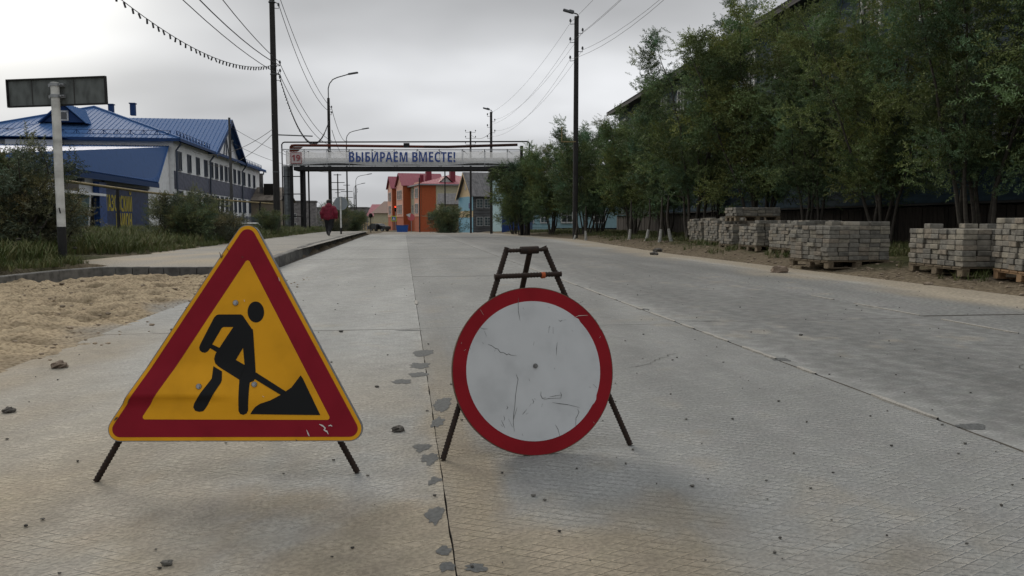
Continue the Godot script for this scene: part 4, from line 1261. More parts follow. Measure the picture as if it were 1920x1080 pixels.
func build_poles() -> void:
	var dark := M("tarred_pole", Color(0.035, 0.033, 0.032), 0.85, {"tex": "blotch", "ts": Vector3(2, 0.4, 2)})
	var grey := M("grey_pole", Color(0.09, 0.09, 0.09), 0.8, {"tex": "blotch", "ts": Vector3(2, 0.4, 2)})
	var lampm := M("lamp_grey", Color(0.10, 0.105, 0.11), 0.6)
	# left row: x, d, height, foot radius, kind
	var rows := [
		["utility_pole", "tall dark concrete pole standing just before the left gantry leg", -11.7, 40.0, 13.4, 0.17, 0],
		["lamp_pole", "dark pole with long curved lamp arm, first beyond the gantry", -13.55, 60.0, 9.9, 0.14, 2.0],
		["lamp_pole", "thin pole with curved lamp arm, second beyond the gantry", -17.6, 86.0, 9.1, 0.10, 2.2],
		["lamp_pole", "grey pole with low lamp arm seen under the gantry", -25.2, 130.0, 7.3, 0.13, 2.4],
		["lamp_pole", "most distant pole with short lamp arm under the gantry", -31.0, 158.0, 7.4, 0.12, 2.0],
		["slim_pole", "slim dark pole rising against the white building's gable", -17.6, 50.5, 7.0, 0.10, 0],
	]
	for q in rows:
		var y0 := land(q[2], q[3]) - 0.1
		var o := thing(q[0], q[1], "pole" if q[6] == 0 else "lamp post", V(q[2], y0, q[3]), 0, "poles along the left side of the street")
		var g := Geo.new()
		g.tube([Vector3.ZERO, Vector3(0, q[4] * 0.5, 0), Vector3(0, q[4], 0)], [q[5], q[5] * 0.88, q[5] * 0.7], 10)
		part(o, "shaft", g, dark if q[5] > 0.11 else grey)
		if q[6] > 0.0:
			var h: float = q[4]
			var L: float = q[6]
			var a := Geo.new()
			a.tube([Vector3(0, h - 0.3, 0), Vector3(0, h + 0.7, 0), Vector3(0.10, h + 1.05, 0), Vector3(0.35, h + 1.35, 0), Vector3(0.7, h + 1.5, 0), Vector3(L - 0.5, h + 1.72, 0)], [0.04], 8)
			part(o, "lamp_arm", a, lampm)
			var l := Geo.new()
			l.box(Vector3(L - 0.15, h + 1.79, 0), Vector3(0.75, 0.11, 0.26), Basis(Vector3(0, 0, 1), 0.16), 0.03)
			part(o, "lamp_head", l, lampm)
			for y in [h - 0.8, h - 1.2]: insulator(o, Vector3(0, y, 0), 0.22, lampm)
		elif q[0] == "utility_pole":
			for y in [11.6, 11.05, 8.3, 7.9, 7.6]: insulator(o, Vector3(0, y, 0), 0.32, lampm)
			var a := Geo.new()
			a.rod(Vector3(0, 4.95, 0), Vector3(1.85, 4.88, 0), 0.03, 6)
			part(o, "side_arm", a, lampm)
			var bnd := Geo.new()
			for y in [8.25, 7.85, 11.3, 3.1]: bnd.tube([Vector3(0, y, 0), Vector3(0, y + 0.05, 0)], [0.17], 10)
			part(o, "strap", bnd, lampm)
		else:
			for y in [6.6, 5.4]: insulator(o, Vector3(0, y, 0), 0.16, lampm)
	# far power line with crossarms
	for q in [[-32.0, 148.0, 10.2, "power pole with two crossarms, nearest under the gantry"], [-36.5, 178.0, 10.0, "power pole with crossarms, second under the gantry"], [-46.5, 215.0, 10.0, "power pole with crossarms, farthest under the gantry"]]:
		var o := thing("power_pole", q[3], "pole", V(q[0], land(q[0], q[1]), q[1]), 0, "distant power poles with crossarms")
		var g := Geo.new()
		g.rod(Vector3.ZERO, Vector3(0, q[2], 0), 0.16, 8, 0.11)
		part(o, "shaft", g, grey)
		for y in [q[2] - 0.2, q[2] - 1.6, q[2] - 2.9]:
			boxpart(o, "crossarm", Vector3(0, y, 0.15), Vector3(2.6 if y < q[2] - 1 else 1.4, 0.12, 0.12), dark)
	# right row
	for q in [["street_light_pole", "dark wooden pole with lamp on top at the right verge among willows", 3.15, 40.0, 10.9, 0.13, true], ["street_light_pole", "dark pole with lamp beyond the gantry's right end", -1.7, 66.0, 10.2, 0.12, true], ["wire_pole", "bare pole with insulator cluster left of the far lamp pole", -4.2, 82.0, 10.6, 0.11, false], ["slim_post", "thin dark post before the cream annex", -7.9, 95.0, 7.6, 0.09, false], ["slim_post", "thin brown post in front of the orange building", -13.8, 120.0, 8.4, 0.10, false]]:
		var y0 := land(q[2], q[3]) - 0.1
		var o := thing(q[0], q[1], "pole", V(q[2], y0, q[3]), 0, "poles along the right side of the street")
		var h: float = q[4]
		var g := Geo.new()
		g.tube([Vector3.ZERO, Vector3(0, h * 0.5, 0), Vector3(0, h, 0)], [q[5], q[5] * 0.95, q[5] * 0.85], 10)
		part(o, "shaft", g, dark)
		if q[6]:
			var a := Geo.new()
			a.tube([Vector3(0.06, h - 0.25, 0), Vector3(0.1, h + 0.0, 0), Vector3(0.02, h + 0.12, 0), Vector3(-0.15, h + 0.17, 0)], [0.03], 6)
			part(o, "lamp_arm", a, dark)
			var l := Geo.new()
			l.box(Vector3(-0.42, h + 0.25, 0), Vector3(0.5, 0.11, 0.22), Basis(Vector3(0, 0, 1), -0.28), 0.03)
			l.box(Vector3(-0.25, h + 0.23, 0), Vector3(0.26, 0.15, 0.2), Basis(Vector3(0, 0, 1), -0.28), 0.03)
			part(o, "lamp_head", l, lampm)
			for k in 5: insulator(o, Vector3(0, h - 0.35 - k * 0.44, 0), -0.3 if k % 2 == 0 else 0.3, lampm)
		elif q[0] == "wire_pole":
			for y in [h - 0.1, h - 0.7, h - 1.3]:
				insulator(o, Vector3(0, y, 0), -0.5, lampm); insulator(o, Vector3(0, y, 0), 0.5, lampm)
		if h > 10.5 and q[6]:
			var bx := Geo.new()
			bx.box(Vector3(-0.7, 5.2, 0.1), Vector3(0.05, 0.75, 0.05)); bx.box(Vector3(-0.35, 4.85, 0.1), Vector3(0.7, 0.05, 0.05))
			part(o, "bracket", bx, M("gas_yellow", Color(), 0.7))
	# wires. Left row: pole B (-11.7, 40), lamp pole C (-13.55, 60), D (-17.6, 86)
	var B := func(y: float, dx := 0.32) -> Vector3: return V(-11.7 + dx, land(-11.7, 40.0) + y, 40.0)
	var C := func(y: float, dx := 0.22) -> Vector3: return V(-13.55 + dx, y, 60.0)
	var Dd := func(y: float) -> Vector3: return V(-17.5, y, 86.0)
	var A := func(x: float, y: float) -> Vector3: return V(-7.0 + x, y, 5.0)
	wire("upper pair wire running from the tall left pole back overhead", B.call(11.65), A.call(0.0, 11.9), 0.8)
	wire("lower of the top pair of wires overhead at left", B.call(11.15), A.call(-1.4, 11.3), 1.6, 0.022)
	wire("uppermost wire of the middle bundle left of the tall pole", B.call(8.35), A.call(0.6, 9.6), 0.9)
	wire("second wire of the middle bundle left of the tall pole", B.call(8.2), A.call(-0.3, 9.2), 1.1, 0.02)
	wire("lowest thin wire of the middle bundle at left", B.call(7.75), A.call(-0.9, 9.0), 1.0)
	wire("top wire from tall left pole to first lamp pole", B.call(11.65), C.call(9.2), 0.75)
	wire("second wire from tall left pole to first lamp pole", B.call(11.15), C.call(8.9), 1.1)
	wire("middle wire descending to the first lamp pole", B.call(8.3), C.call(6.8), 0.7)
	wire("low wire descending to the first lamp pole", B.call(7.7), C.call(6.5), 0.8)
	wire("wire from first to second left lamp pole, upper", C.call(9.2), Dd.call(9.4), 0.8, 0.02)
	wire("wire from first to second left lamp pole, lower", C.call(7.6), Dd.call(8.2), 0.9, 0.02)
	# festoon cables hung with lamp clips
	for q in [[B.call(8.25, 0.1), A.call(-1.6, 9.0), 2.3, "festoon cable hung with black clips at the upper left", 0.5], [B.call(8.0, 0.2), C.call(8.3, 0.0), 2.5, "festoon cable with clips sagging to the first lamp pole", 0.3]]:
		var f := thing("festoon_cable", q[3], "cable", Vector3.ZERO, 0, "festoon cables along the street")
		var pts := sagged(q[0], q[1], q[2], 40)
		var g := Geo.new()
		g.tube(pts, [0.012], 5)
		part(f, "cable", g, M("wire_black", Color(), 0.7))
		var cl := Geo.new()
		var len := 0.0
		var nxt := 0.2
		for k in pts.size() - 1:
			var seg: Vector3 = pts[k + 1] - pts[k]
			while len + seg.length() > nxt:
				var p: Vector3 = pts[k] + seg * ((nxt - len) / seg.length())
				cl.box(p - Vector3(0, 0.07, 0), Vector3(0.04, 0.14, 0.04), Basis(Vector3(0, 0, 1), rng.randf_range(-0.4, 0.4)))
				nxt += q[4] * rng.randf_range(0.85, 1.15)
			len += seg.length()
		tag(part(f, "clip", cl, M("wire_black", Color(), 0.7)), "", "", "", "stuff")
	# right row: near pole E (3.15, 40), far lamp pole F (-1.7, 66)
	var yE := land(3.15, 40.0)
	var yF := land(-1.7, 66.0)
	var k := 0
	for q in [[10.5, -0.3, 10.4, 0.6], [10.05, 0.3, 10.0, 0.7], [9.6, -0.3, 9.8, 1.0], [9.2, 0.3, 9.4, 1.3], [8.75, -0.3, 9.0, 1.5]]:
		wire(["top", "second", "third", "fourth", "lowest"][k] + " wire from the right lamp pole up and out over the trees", V(3.15 + q[1], yE + q[0], 40.0), V(7.6 + q[1], q[2] + 0.8, 6.0), q[3], 0.007)
		wire(["top", "second", "third", "fourth", "lowest"][k] + " wire from the right lamp pole down to the far lamp pole", V(3.15 + q[1], yE + q[0], 40.0), V(-1.7 + q[1], yF + 9.9 - k * 0.44, 66.0), 0.7 + 0.1 * k, 0.006)
		k += 1
	wire("wire from far lamp pole to the bare pole, upper", V(-1.7, yF + 8.5, 66), V(-4.2, land(-4.2, 82) + 10.2, 82), 0.5)
	wire("thin wire from white building to the tall left pole", V(-24.5, 6.2, 62.0), B.call(5.2, 0.0), 0.7, 0.014)
	wire("second thin wire from white building to the tall left pole", V(-25.0, 5.6, 66.0), B.call(5.0, 0.0), 0.8, 0.014)
	wire("wire from the slim pole toward the gantry, upper", V(-17.6, 6.8, 50.5), V(-13.6, 4.9, 60.0), 0.4, 0.012)
	wire("wire from the slim pole toward the gantry, lower", V(-17.6, 5.8, 50.5), V(-13.6, 4.5, 60.0), 0.4, 0.012)

# ---------------------------------------------------------------- willows, shrubs, grass
func leaf_sprig(sd: int, n: int, L: float, leaf: float, wid: float) -> Mesh:
	var r := RandomNumberGenerator.new()
	r.seed = sd
	var g := Geo.new()
	g.col = Color(0.5, 0.42, 0.3)
	g.tube([Vector3.ZERO, Vector3(0, L * 0.5, 0.01), Vector3(0, L, -0.01)], [0.0035, 0.002], 3, false)
	for k in n:
		var f := (k + 0.6) / n
		var base := Vector3(0, L * f, 0)
		var az := k * 2.4 + r.randf_range(-0.5, 0.5)
		var out := Vector3(cos(az), 0.75 + 0.5 * f + r.randf_range(-0.3, 0.3), sin(az)).normalized()
		var ll := leaf * r.randf_range(0.7, 1.2) * (1.0 - 0.25 * f)
		var side := out.cross(Vector3(r.randf_range(-1, 1), r.randf_range(-0.4, 1), r.randf_range(-1, 1))).normalized() * wid * 0.5
		var nn := side.cross(out).normalized()
		var tip := base + out * ll + Vector3(0, -ll * 0.15, 0)
		var mid := base + out * ll * 0.45 + nn * wid * 0.18
		var t := r.randf_range(0.75, 1.2)
		g.col = Color(t, t * r.randf_range(0.95, 1.08), t * 0.95)
		g.tri(base, mid - side, tip)
		g.tri(base, tip, mid + side)
	return g.mesh()

func multi(parent: Node3D, called: String, mesh: Mesh, xf: Array, cols: Array, m: Material) -> MultiMeshInstance3D:
	var mm := MultiMesh.new()
	mm.transform_format = MultiMesh.TRANSFORM_3D
	mm.use_colors = true
	mm.mesh = mesh
	mm.instance_count = xf.size()
	for i in xf.size():
		mm.set_instance_transform(i, xf[i])
		mm.set_instance_color(i, cols[i])
	var o := MultiMeshInstance3D.new()
	o.multimesh = mm
	o.material_override = m
	o.name = called
	parent.add_child(o, true)
	o.set_meta("kind", "stuff")
	return o

# a many-stemmed willow: each stem its own mesh, side branches, then a crown of leaf sprigs
func willow(o: Node3D, sd: int, H: float, spread: float, stems: int, per: int, sprig: Mesh, bark: Material, leafm: Material, tint: Color, low := 0.28, stem_r := 0.055, sc := 1.0) -> void:
	var r := RandomNumberGenerator.new()
	r.seed = sd
	var xf := []
	var cols := []
	var twigs := Geo.new()
	for s in stems:
		var az := TAU * (s + r.randf_range(-0.3, 0.3)) / stems
		var dir := Vector3(cos(az), 0, sin(az))
		var lean := r.randf_range(0.25, 1.0) * spread * 0.75
		var h := H * r.randf_range(0.78, 1.0)
		var base := dir * r.randf_range(0.05, 0.35)
		var bend := Vector3(r.randf_range(-0.3, 0.3), 0, r.randf_range(-0.3, 0.3))
		var pts := []
		var rad := []
		var n := 9
		for k in n + 1:
			var f := float(k) / n
			pts.append(base + dir * lean * pow(f, 1.4) + Vector3(0, h * f, 0) + bend * sin(f * 3.0) + Vector3(r.randf_range(-1, 1), 0, r.randf_range(-1, 1)) * 0.07)
			rad.append(lerpf(stem_r * r.randf_range(0.9, 1.1), 0.008, pow(f, 0.8)))
		var g := Geo.new()
		g.tube(pts, rad, 7)
		part(o, "trunk", g, bark)
		var nb := int(h * 3.4 * sc)
		for b in nb:
			var f := lerpf(low, 1.0, (b + r.randf()) / nb)
			var i := mini(int(f * n), n - 1)
			var p: Vector3 = (pts[i] as Vector3).lerp(pts[i + 1], f * n - i)
			var ba := r.randf() * TAU
			var bd := (Vector3(cos(ba), r.randf_range(0.1, 1.1), sin(ba)) + dir * 0.3).normalized()
			var bl := spread * lerpf(0.62, 0.22, f) * r.randf_range(0.6, 1.25)
			if f < low + 0.12: bl *= 0.8
			var q := p + bd * bl * 0.55
			var e := p + bd * bl + Vector3(0, bl * r.randf_range(-0.30, 0.2), 0)
			twigs.tube([p, q, e], [0.016 * (1.1 - f), 0.004], 4, false)
			var t := r.randf_range(0.5, 1.6)
			var yel := r.randf_range(0.0, 1.0)
			var bc := Color(tint.r * t * lerpf(0.85, 1.25, yel), tint.g * t, tint.b * t * lerpf(1.15, 0.7, yel))
			for k in per:
				var ff := pow(r.randf(), 0.7)
				var at := (p.lerp(q, ff * 2.0) if ff < 0.5 else q.lerp(e, ff * 2.0 - 1.0))
				at += Vector3(r.randf_range(-1, 1), r.randf_range(-1, 1), r.randf_range(-1, 1)) * (0.10 + 0.16 * bl)
				var up := (bd * 0.8 + Vector3(r.randf_range(-1, 1), r.randf_range(-0.9, 0.7), r.randf_range(-1, 1))).normalized()
				var sx := up.cross(Vector3(r.randf_range(-1, 1), r.randf_range(-1, 1), r.randf_range(-1, 1))).normalized()
				var ss := r.randf_range(0.7, 1.3)
				xf.append(Transform3D(Basis(sx, up, sx.cross(up)).scaled(Vector3(ss, ss, ss)), at))
				var v := r.randf_range(0.8, 1.25)
				cols.append(Color(bc.r * v, bc.g * v, bc.b * v))
	part(o, "branches", twigs, bark)
	multi(o, "crown", sprig, xf, cols, leafm)

func build_trees() -> void:
	var bark := M("willow_bark", Color(0.075, 0.066, 0.055), 0.9, {"tex": "blotch", "ts": 2.0})
	var leafm := M("willow_leaf", Color(1, 1, 1), 0.6, {"vcol": 1, "back": Color(0.14, 0.19, 0.07), "spec": 0.25})
	var near := leaf_sprig(1, 16, 0.32, 0.10, 0.023)
	var far := leaf_sprig(2, 13, 0.38, 0.125, 0.034)
	var green := Color(0.13, 0.172, 0.078)
	var protos := []
	for k in 4:
		var o := thing("willow_tree", "", "tree")
		willow(o, 100 + k, [7.6, 8.2, 7.2, 6.6][k], [3.1, 2.9, 3.2, 2.8][k], [8, 7, 9, 8][k], [33, 32, 32, 32][k], near if k < 2 else far, bark, leafm, [green, Color(0.112, 0.160, 0.084), green, Color(0.108, 0.154, 0.086)][k], 0.20, 0.055)
		protos.append(o)
	# x, d, prototype, scale, turn, label
	var spots := [
		[10.2, 12.6, 0, 1.02, 0.3, "olive green willow at the right edge, its sprays hanging lowest"],
		[9.4, 16.2, 1, 0.92, 1.4, "dense willow behind the gap between the block pallets"],
		[8.9, 19.4, 0, 0.86, 2.9, "willow with forked trunks behind the widest pallet of blocks"],
		[8.4, 22.6, 1, 0.84, 4.0, "willow over the raised pallet of blocks"],
		[7.9, 25.6, 2, 0.98, 0.9, "tall willow whose loose top stands against the sky"],
		[6.5, 28.5, 1, 1.02, 5.2, "willow left of the tall one with pale bare stems"],
		[6.3, 33.0, 3, 0.86, 2.2, "rounded willow below the dark eaves"],
		[5.6, 37.0, 2, 0.80, 3.6, "willow just right of the lamp pole"],
		[3.9, 43.0, 3, 0.86, 1.2, "willow just left of the lamp pole"],
		[2.4, 47.5, 2, 0.74, 5.0, "willow hiding the gantry's right leg"],
		[5.2, 48.0, 3, 0.92, 0.2, "willow set back behind the lamp pole"],
		[0.75, 50.6, 3, 0.82, 3.1, "smallest willow, leaning over the gantry banner"],
		[0.1, 57.5, 2, 0.72, 1.1, "willow beyond the gantry's right end, before the pale blue house"],
		[9.3, 36.0, 1, 0.86, 0.6, "willow close to the far end of the timber wall"],
		[11.4, 15.0, 0, 0.85, 4.5, "willow at the upper right corner before the timber wall"],
	]
	var used := {}
	for q in spots:
		var o: Node3D = protos[q[2]]
		if used.has(q[2]):
			o = o.duplicate()
			o.name = numbered("willow_tree")
			add_child(o)
		used[q[2]] = 1
		o.position = V(q[0], land(q[0], q[1]) - 0.03, q[1])
		o.rotation.y = q[4]
		o.scale = Vector3.ONE * q[3]
		tag(o, q[5], "tree", "willows along the right verge")
	# leaning trunk by the kiosk
	# shrubs on the left verge: greyer willow scrub
	var scrub := leaf_sprig(3, 14, 0.22, 0.065, 0.018)
	var gl := M("scrub_leaf", Color(1, 1, 1), 0.6, {"vcol": 1, "back": Color(0.06, 0.08, 0.03), "spec": 0.25})
	var grey := Color(0.125, 0.145, 0.095)
	var ps := []
	for k in 3:
		var o := thing("willow_shrub", "", "shrub")
		willow(o, 200 + k, [1.9, 1.6, 1.2][k], [1.05, 1.0, 0.9][k], [12, 12, 12][k], [26, 26, 24][k], scrub, bark, gl, [grey, Color(0.10, 0.13, 0.072), Color(0.145, 0.155, 0.11)][k], 0.08, 0.022, 1.25)
		ps.append(o)
	var sh := [
		[-9.1, 14.6, 0, 1.0, 0.0, "big grey green willow shrub at the left edge"], [-8.75, 15.0, 2, 0.95, 1.0, "silvery willow shrub just left of the white sign post"], [-10.6, 15.8, 1, 1.25, 2.0, "tall loose shrub at the far left edge"],
		[-11.2, 19.2, 2, 0.9, 3.0, "low shrub set back behind the white sign post"], [-9.75, 16.9, 1, 0.7, 4.0, "shrub in front of the dark annex doorway"],
		[-9.9, 23.6, 0, 0.78, 1.0, "dense shrub in front of the blue banner"], [-9.2, 23.4, 1, 0.75, 5.0, "bushy shrub right of the blue banner"], [-10.2, 26.5, 0, 0.80, 3.0, "tall shrub before the white building wall"], [-9.0, 25.0, 2, 0.75, 2.2, "shrub nearest the pavement before the white building"],
		[-11.6, 27.5, 1, 0.75, 0.5, "shrub against the banner's right end"], [-11.2, 31.0, 2, 0.8, 1.4, "shrub at the right end of the left thicket"], [-10.9, 36.0, 1, 0.7, 2.6, "small shrub by the picket fence"],
		[-13.9, 63.0, 0, 1.25, 1.0, "large shrub beyond the left gantry legs"], [-12.6, 58.0, 2, 1.0, 2.0, "low shrub behind the walking person, nearest"], [-12.9, 66.0, 1, 1.1, 4.0, "shrub behind the walking person, middle"], [-14.8, 74.0, 0, 1.1, 5.0, "shrub behind the walking person, farthest"], [-17.0, 84.0, 1, 1.2, 0.4, "shrub at the foot of the second lamp pole"],
		[-8.0, 90.0, 0, 1.5, 0.4, "round dark bush before the orange building"], [-6.7, 84.0, 1, 1.9, 2.4, "taller ragged bush before the cream annex"], [-29.0, 150.0, 0, 1.8, 1.4, "distant green bush before the long shed"], [-33.0, 170.0, 1, 2.0, 3.4, "distant green bush left of the long shed"],
	]
	used = {}
	for q in sh:
		var o: Node3D = ps[q[2]]
		if used.has(q[2]):
			o = o.duplicate()
			o.name = numbered("willow_shrub")
			add_child(o)
		used[q[2]] = 1
		o.position = V(q[0], land(q[0], q[1]) - 0.05, q[1])
		o.rotation.y = q[4]
		o.scale = Vector3.ONE * q[3]
		tag(o, q[5], "shrub", "shrubs along the street")

func build_grass() -> void:
	# tufts of blades; nobody could count them
	var g := Geo.new()
	var r := RandomNumberGenerator.new()
	r.seed = 77
	for k in 11:
		var az := r.randf() * TAU
		var b := Vector3(cos(az), 0, sin(az)) * r.randf_range(0.0, 0.05)
		var d := Vector3(cos(az + 0.4), 0, sin(az + 0.4))
		var s := d.cross(Vector3.UP) * 0.004
		var h := r.randf_range(0.12, 0.30)
		var m := b + d * h * 0.18 + Vector3(0, h * 0.6, 0)
		var t := b + d * h * r.randf_range(0.3, 0.6) + Vector3(0, h, 0)
		var c := r.randf_range(0.7, 1.3)
		g.col = Color(c, c, c)
		g.tri(b - s, b + s, m + s); g.tri(b - s, m + s, m - s); g.tri(m - s, m + s, t)
	var mesh := g.mesh()
	var gm := M("grass_blade", Color(1, 1, 1), 0.6, {"vcol": 1, "back": Color(0.03, 0.035, 0.01), "spec": 0.3})
	for side in 2:
		var xf := []
		var cols := []
		var n := 24000 if side == 0 else 7000
		var tries := 0
		while xf.size() < n and tries < n * 12:
			tries += 1
			var d := 8.0 + pow(r.randf(), 2.3 if side == 0 else 1.5) * 62.0
			var q := 0.0
			var x := 0.0
			if side == 0:
				q = -5.25 - pow(r.randf(), 1.4) * 8.0
				if d < 14.0 and r.randf() < 0.8: q = -5.0 - r.randf() * 4.6
			else:
				q = redge(d) + 0.5 + pow(r.randf(), 0.8) * 4.5
			x = road_xz(q, d).x
			if side == 0 and d < 13.2 and x > -6.75: continue
			if side == 0 and d < 17 and d > 13.2 and q > -5.5 - (17.0 - d) * 0.3: continue
			var m := nB.get_noise_2d(x * 2.0, d * 2.0) + nA.get_noise_2d(x, d) * 0.5
			if side == 1 and m < 0.10 + 0.25 * clampf(1.6 - (q - redge(d)), 0, 1): continue
			if side == 0 and m < -0.25: continue
			var s := r.randf_range(0.5, 1.25) * (1.0 if side == 0 else 0.6)
			if side == 0 and q > -5.8: s *= 0.5
			xf.append(Transform3D(Basis(Vector3.UP, r.randf() * TAU).scaled(Vector3(s * 1.3, s, s * 1.3)), V(x, land(x, d) - 0.01, d)))
			var dry := r.randf()
			cols.append(Color(0.075, 0.105, 0.03).lerp(Color(0.17, 0.15, 0.07), dry * dry) * r.randf_range(0.7, 1.2))
		var mi := multi(self, "grass", mesh, xf, cols, gm)
		mi.name = numbered("grass")
		tag(mi, ["rough tall grass along the left verge under the shrubs", "thin grass on the sandy right verge by the pallets"][side], "grass", "", "stuff")
	# pale flower heads at the far left
	for q in [[-7.35, 11.9, 0.35], [-7.9, 13.4, 0.5], [-6.9, 12.6, 0.22]]:
		var f := thing("white_flower", ["white flower head low in the grass at the left edge", "white flower head highest in the left grass", "small white flower head near the edging stones"][names.get("white_flower", 1) - 1 if false else [-7.35, -7.9, -6.9].find(q[0])], "flower", V(q[0], land(q[0], q[1]), q[1]))
		var st := Geo.new()
		st.rod(Vector3.ZERO, Vector3(0.02, q[2], 0), 0.004, 4)
		part(f, "stem", st, M("stem_green", Color(0.06, 0.09, 0.03), 0.7))
		var hd := Geo.new()
		hd.ball(Vector3(0.02, q[2] + 0.02, 0), 0.035, Vector3(1, 0.6, 1), 8, 5)
		part(f, "flower_head", hd, M("petal_white", Color(0.6, 0.6, 0.55), 0.7))

# ---------------------------------------------------------------- pallets stacked with grey paving blocks
func build_stacks() -> void:
	var bm := []
	for k in 6:
		var c: Array = [[0.255, 0.237, 0.20], [0.21, 0.198, 0.17], [0.30, 0.277, 0.225], [0.175, 0.168, 0.147], [0.265, 0.233, 0.187], [0.23, 0.221, 0.193]][k]
		bm.append(M("block_%d" % k, Color(c[0], c[1], c[2]), 0.92, {"tex": "blotch", "ts": 1.6 + k * 0.3, "world": 1, "bump": "grit", "bs": 0.3}))
	var wood := M("pallet_wood", Color(0.17, 0.135, 0.09), 0.9, {"tex": "blotch", "ts": Vector3(4, 4, 0.8)})
	var wood2 := M("pallet_wood_fresh", Color(0.27, 0.17, 0.09), 0.9, {"tex": "blotch", "ts": Vector3(4, 4, 0.8)})
	var variants := []
	for k in 4:
		var g := Geo.new()
		var r := RandomNumberGenerator.new()
		r.seed = 300 + k
		g.box(Vector3.ZERO, Vector3(0.197 - 0.006 * r.randf(), 0.0725 - 0.003 * r.randf(), 0.197 - 0.006 * r.randf()), Basis(), 0.006 + 0.003 * r.randf())
		variants.append(g.mesh())
	# corner nearest the road and the camera: x, d, turn, blocks along the road, blocks deep, layers, lift, label, tilt
	var rows := [
		[6.00, 25.3, 0.12, 6, 6, 8, 0.0, "leaning stack of grey blocks, farthest left of the row", 0.10],
		[5.98, 23.3, 0.10, 6, 6, 8, 0.0, "second stack of grey blocks from the left end", 0.02],
		[5.75, 20.9, 0.10, 5, 6, 7, 0.0, "short stack of grey blocks carrying the raised pallet", 0.0],
		[5.78, 18.9, 0.08, 6, 6, 7, 0.0, "grey block stack with a taller right column, left of the middle", 0.0],
		[5.95, 16.7, 0.10, 7, 6, 7, 0.0, "grey block stack just left of the widest stack", 0.0],
		[5.42, 13.7, 0.22, 6, 6, 8, 0.0, "wide stack of grey blocks with loose blocks on top, left of the gap", 0.0],
		[6.20, 11.0, 0.03, 7, 6, 7, 0.0, "stepped stack of grey blocks just right of the gap", 0.0],
		[6.28, 9.35, -0.14, 7, 6, 8, 0.0, "tall stack of grey blocks on a fresh wood pallet at the right edge", 0.0],
		[5.85, 21.0, 0.08, 4, 6, 3, 0.735, "low block stack lifted high on its own pallet", 0.0],
	]
	var idx := 0
	for q in rows:
		var gy := land(q[0] + 0.6, q[1] + 0.6) - 0.03
		var r := RandomNumberGenerator.new()
		r.seed = 900 + idx
		var nz: int = q[3]; var nx: int = q[4]; var ny: int = q[5]
		var W := nx * 0.2; var L := nz * 0.2
		var ph := 0.15
		# pallet: local x away from the road, local -z along the road
		var pt := thing("pallet", ["weathered pallet", "fresh wood pallet"][1 if idx == 7 else 0] + " under the " + q[7].split(",")[0].split(" on a fresh")[0].split(" with ")[0].replace("stack of ", ""), "pallet", V(q[0], gy + q[6], q[1]), q[2], "pallets under the paving blocks")
		pt.rotation.z = q[8]
		var pm := wood2 if idx == 7 else wood
		for k in 3:
			for j in 3:
				boxpart(pt, "foot", Vector3([0.05, W / 2, W - 0.05][k], 0.050, -[0.06, L / 2, L - 0.06][j]), Vector3(0.1, 0.075, 0.13), pm)
		for k in 3: boxpart(pt, "runner", Vector3([0.05, W / 2, W - 0.05][k], 0.097, -L / 2), Vector3(0.1, 0.02, L + 0.02), pm)
		var nbd := 6
		for k in nbd: boxpart(pt, "deck_board", Vector3(W / 2, 0.118 + r.randf() * 0.004, -L * (k + 0.5) / nbd), Vector3(W + 0.03, 0.02, L / nbd - 0.03), pm)
		for k in 3: boxpart(pt, "base_board", Vector3(W / 2, 0.006, -[0.06, L / 2, L - 0.06][k]), Vector3(W + 0.01, 0.016, 0.11), pm)
		var st := thing("paving_block_stack", q[7], "block stack", V(q[0], gy + q[6] + 0.134, q[1]), q[2], "stacks of paving blocks on the right verge")
		st.rotation.z = q[8]
		var hid := Geo.new()
		for y in ny + 1:
			for z in nz:
				for x in nx:
					if y == ny and (idx in [8] or nB.get_noise_2d(x * 4.0 + idx * 31, z * 4.0) < (0.12 if idx != 6 else 0.3)): continue
					if y == ny - 1 and idx == 6 and x < 2 and z > 0 and r.randf() < 0.3: continue
					if y == ny - 1 and idx == 5 and z > 3 and x < 2: continue
					if y >= ny - 1 and idx == 3 and z > 1 and x < 3: continue
					var p := Vector3(0.1 + x * 0.2, 0.0375 + y * 0.0745, -0.1 - z * 0.2)
					var front := x == 0 or z == 0 or y >= ny - 1
					var jit := Vector3(r.randf_range(-1, 1), r.randf_range(-0.1, 0.1), r.randf_range(-1, 1)) * 0.012
					if x == 0: jit.x += r.randf_range(-0.03, 0.016)
					if y == ny: jit += Vector3(r.randf_range(-0.03, 0.03), 0, r.randf_range(-0.03, 0.03))
					var rot := Basis(Vector3.UP, r.randf_range(-0.03, 0.03) * (5.0 if y == ny else 1.0)) * Basis(Vector3(0, 0, 1), r.randf_range(-0.012, 0.012))
					if front:
						var b := part(st, "block", variants[r.randi() % 4], bm[(r.randi() % 6)])
						b.transform = Transform3D(rot, p + jit)
					else:
						hid.box(p, Vector3(0.19, 0.07, 0.19))
		tag(part(st, "inner_block", hid, bm[3]), "", "", "", "stuff")
		idx += 1
	# prop posts carrying the raised pallet
	# loose things on the verge

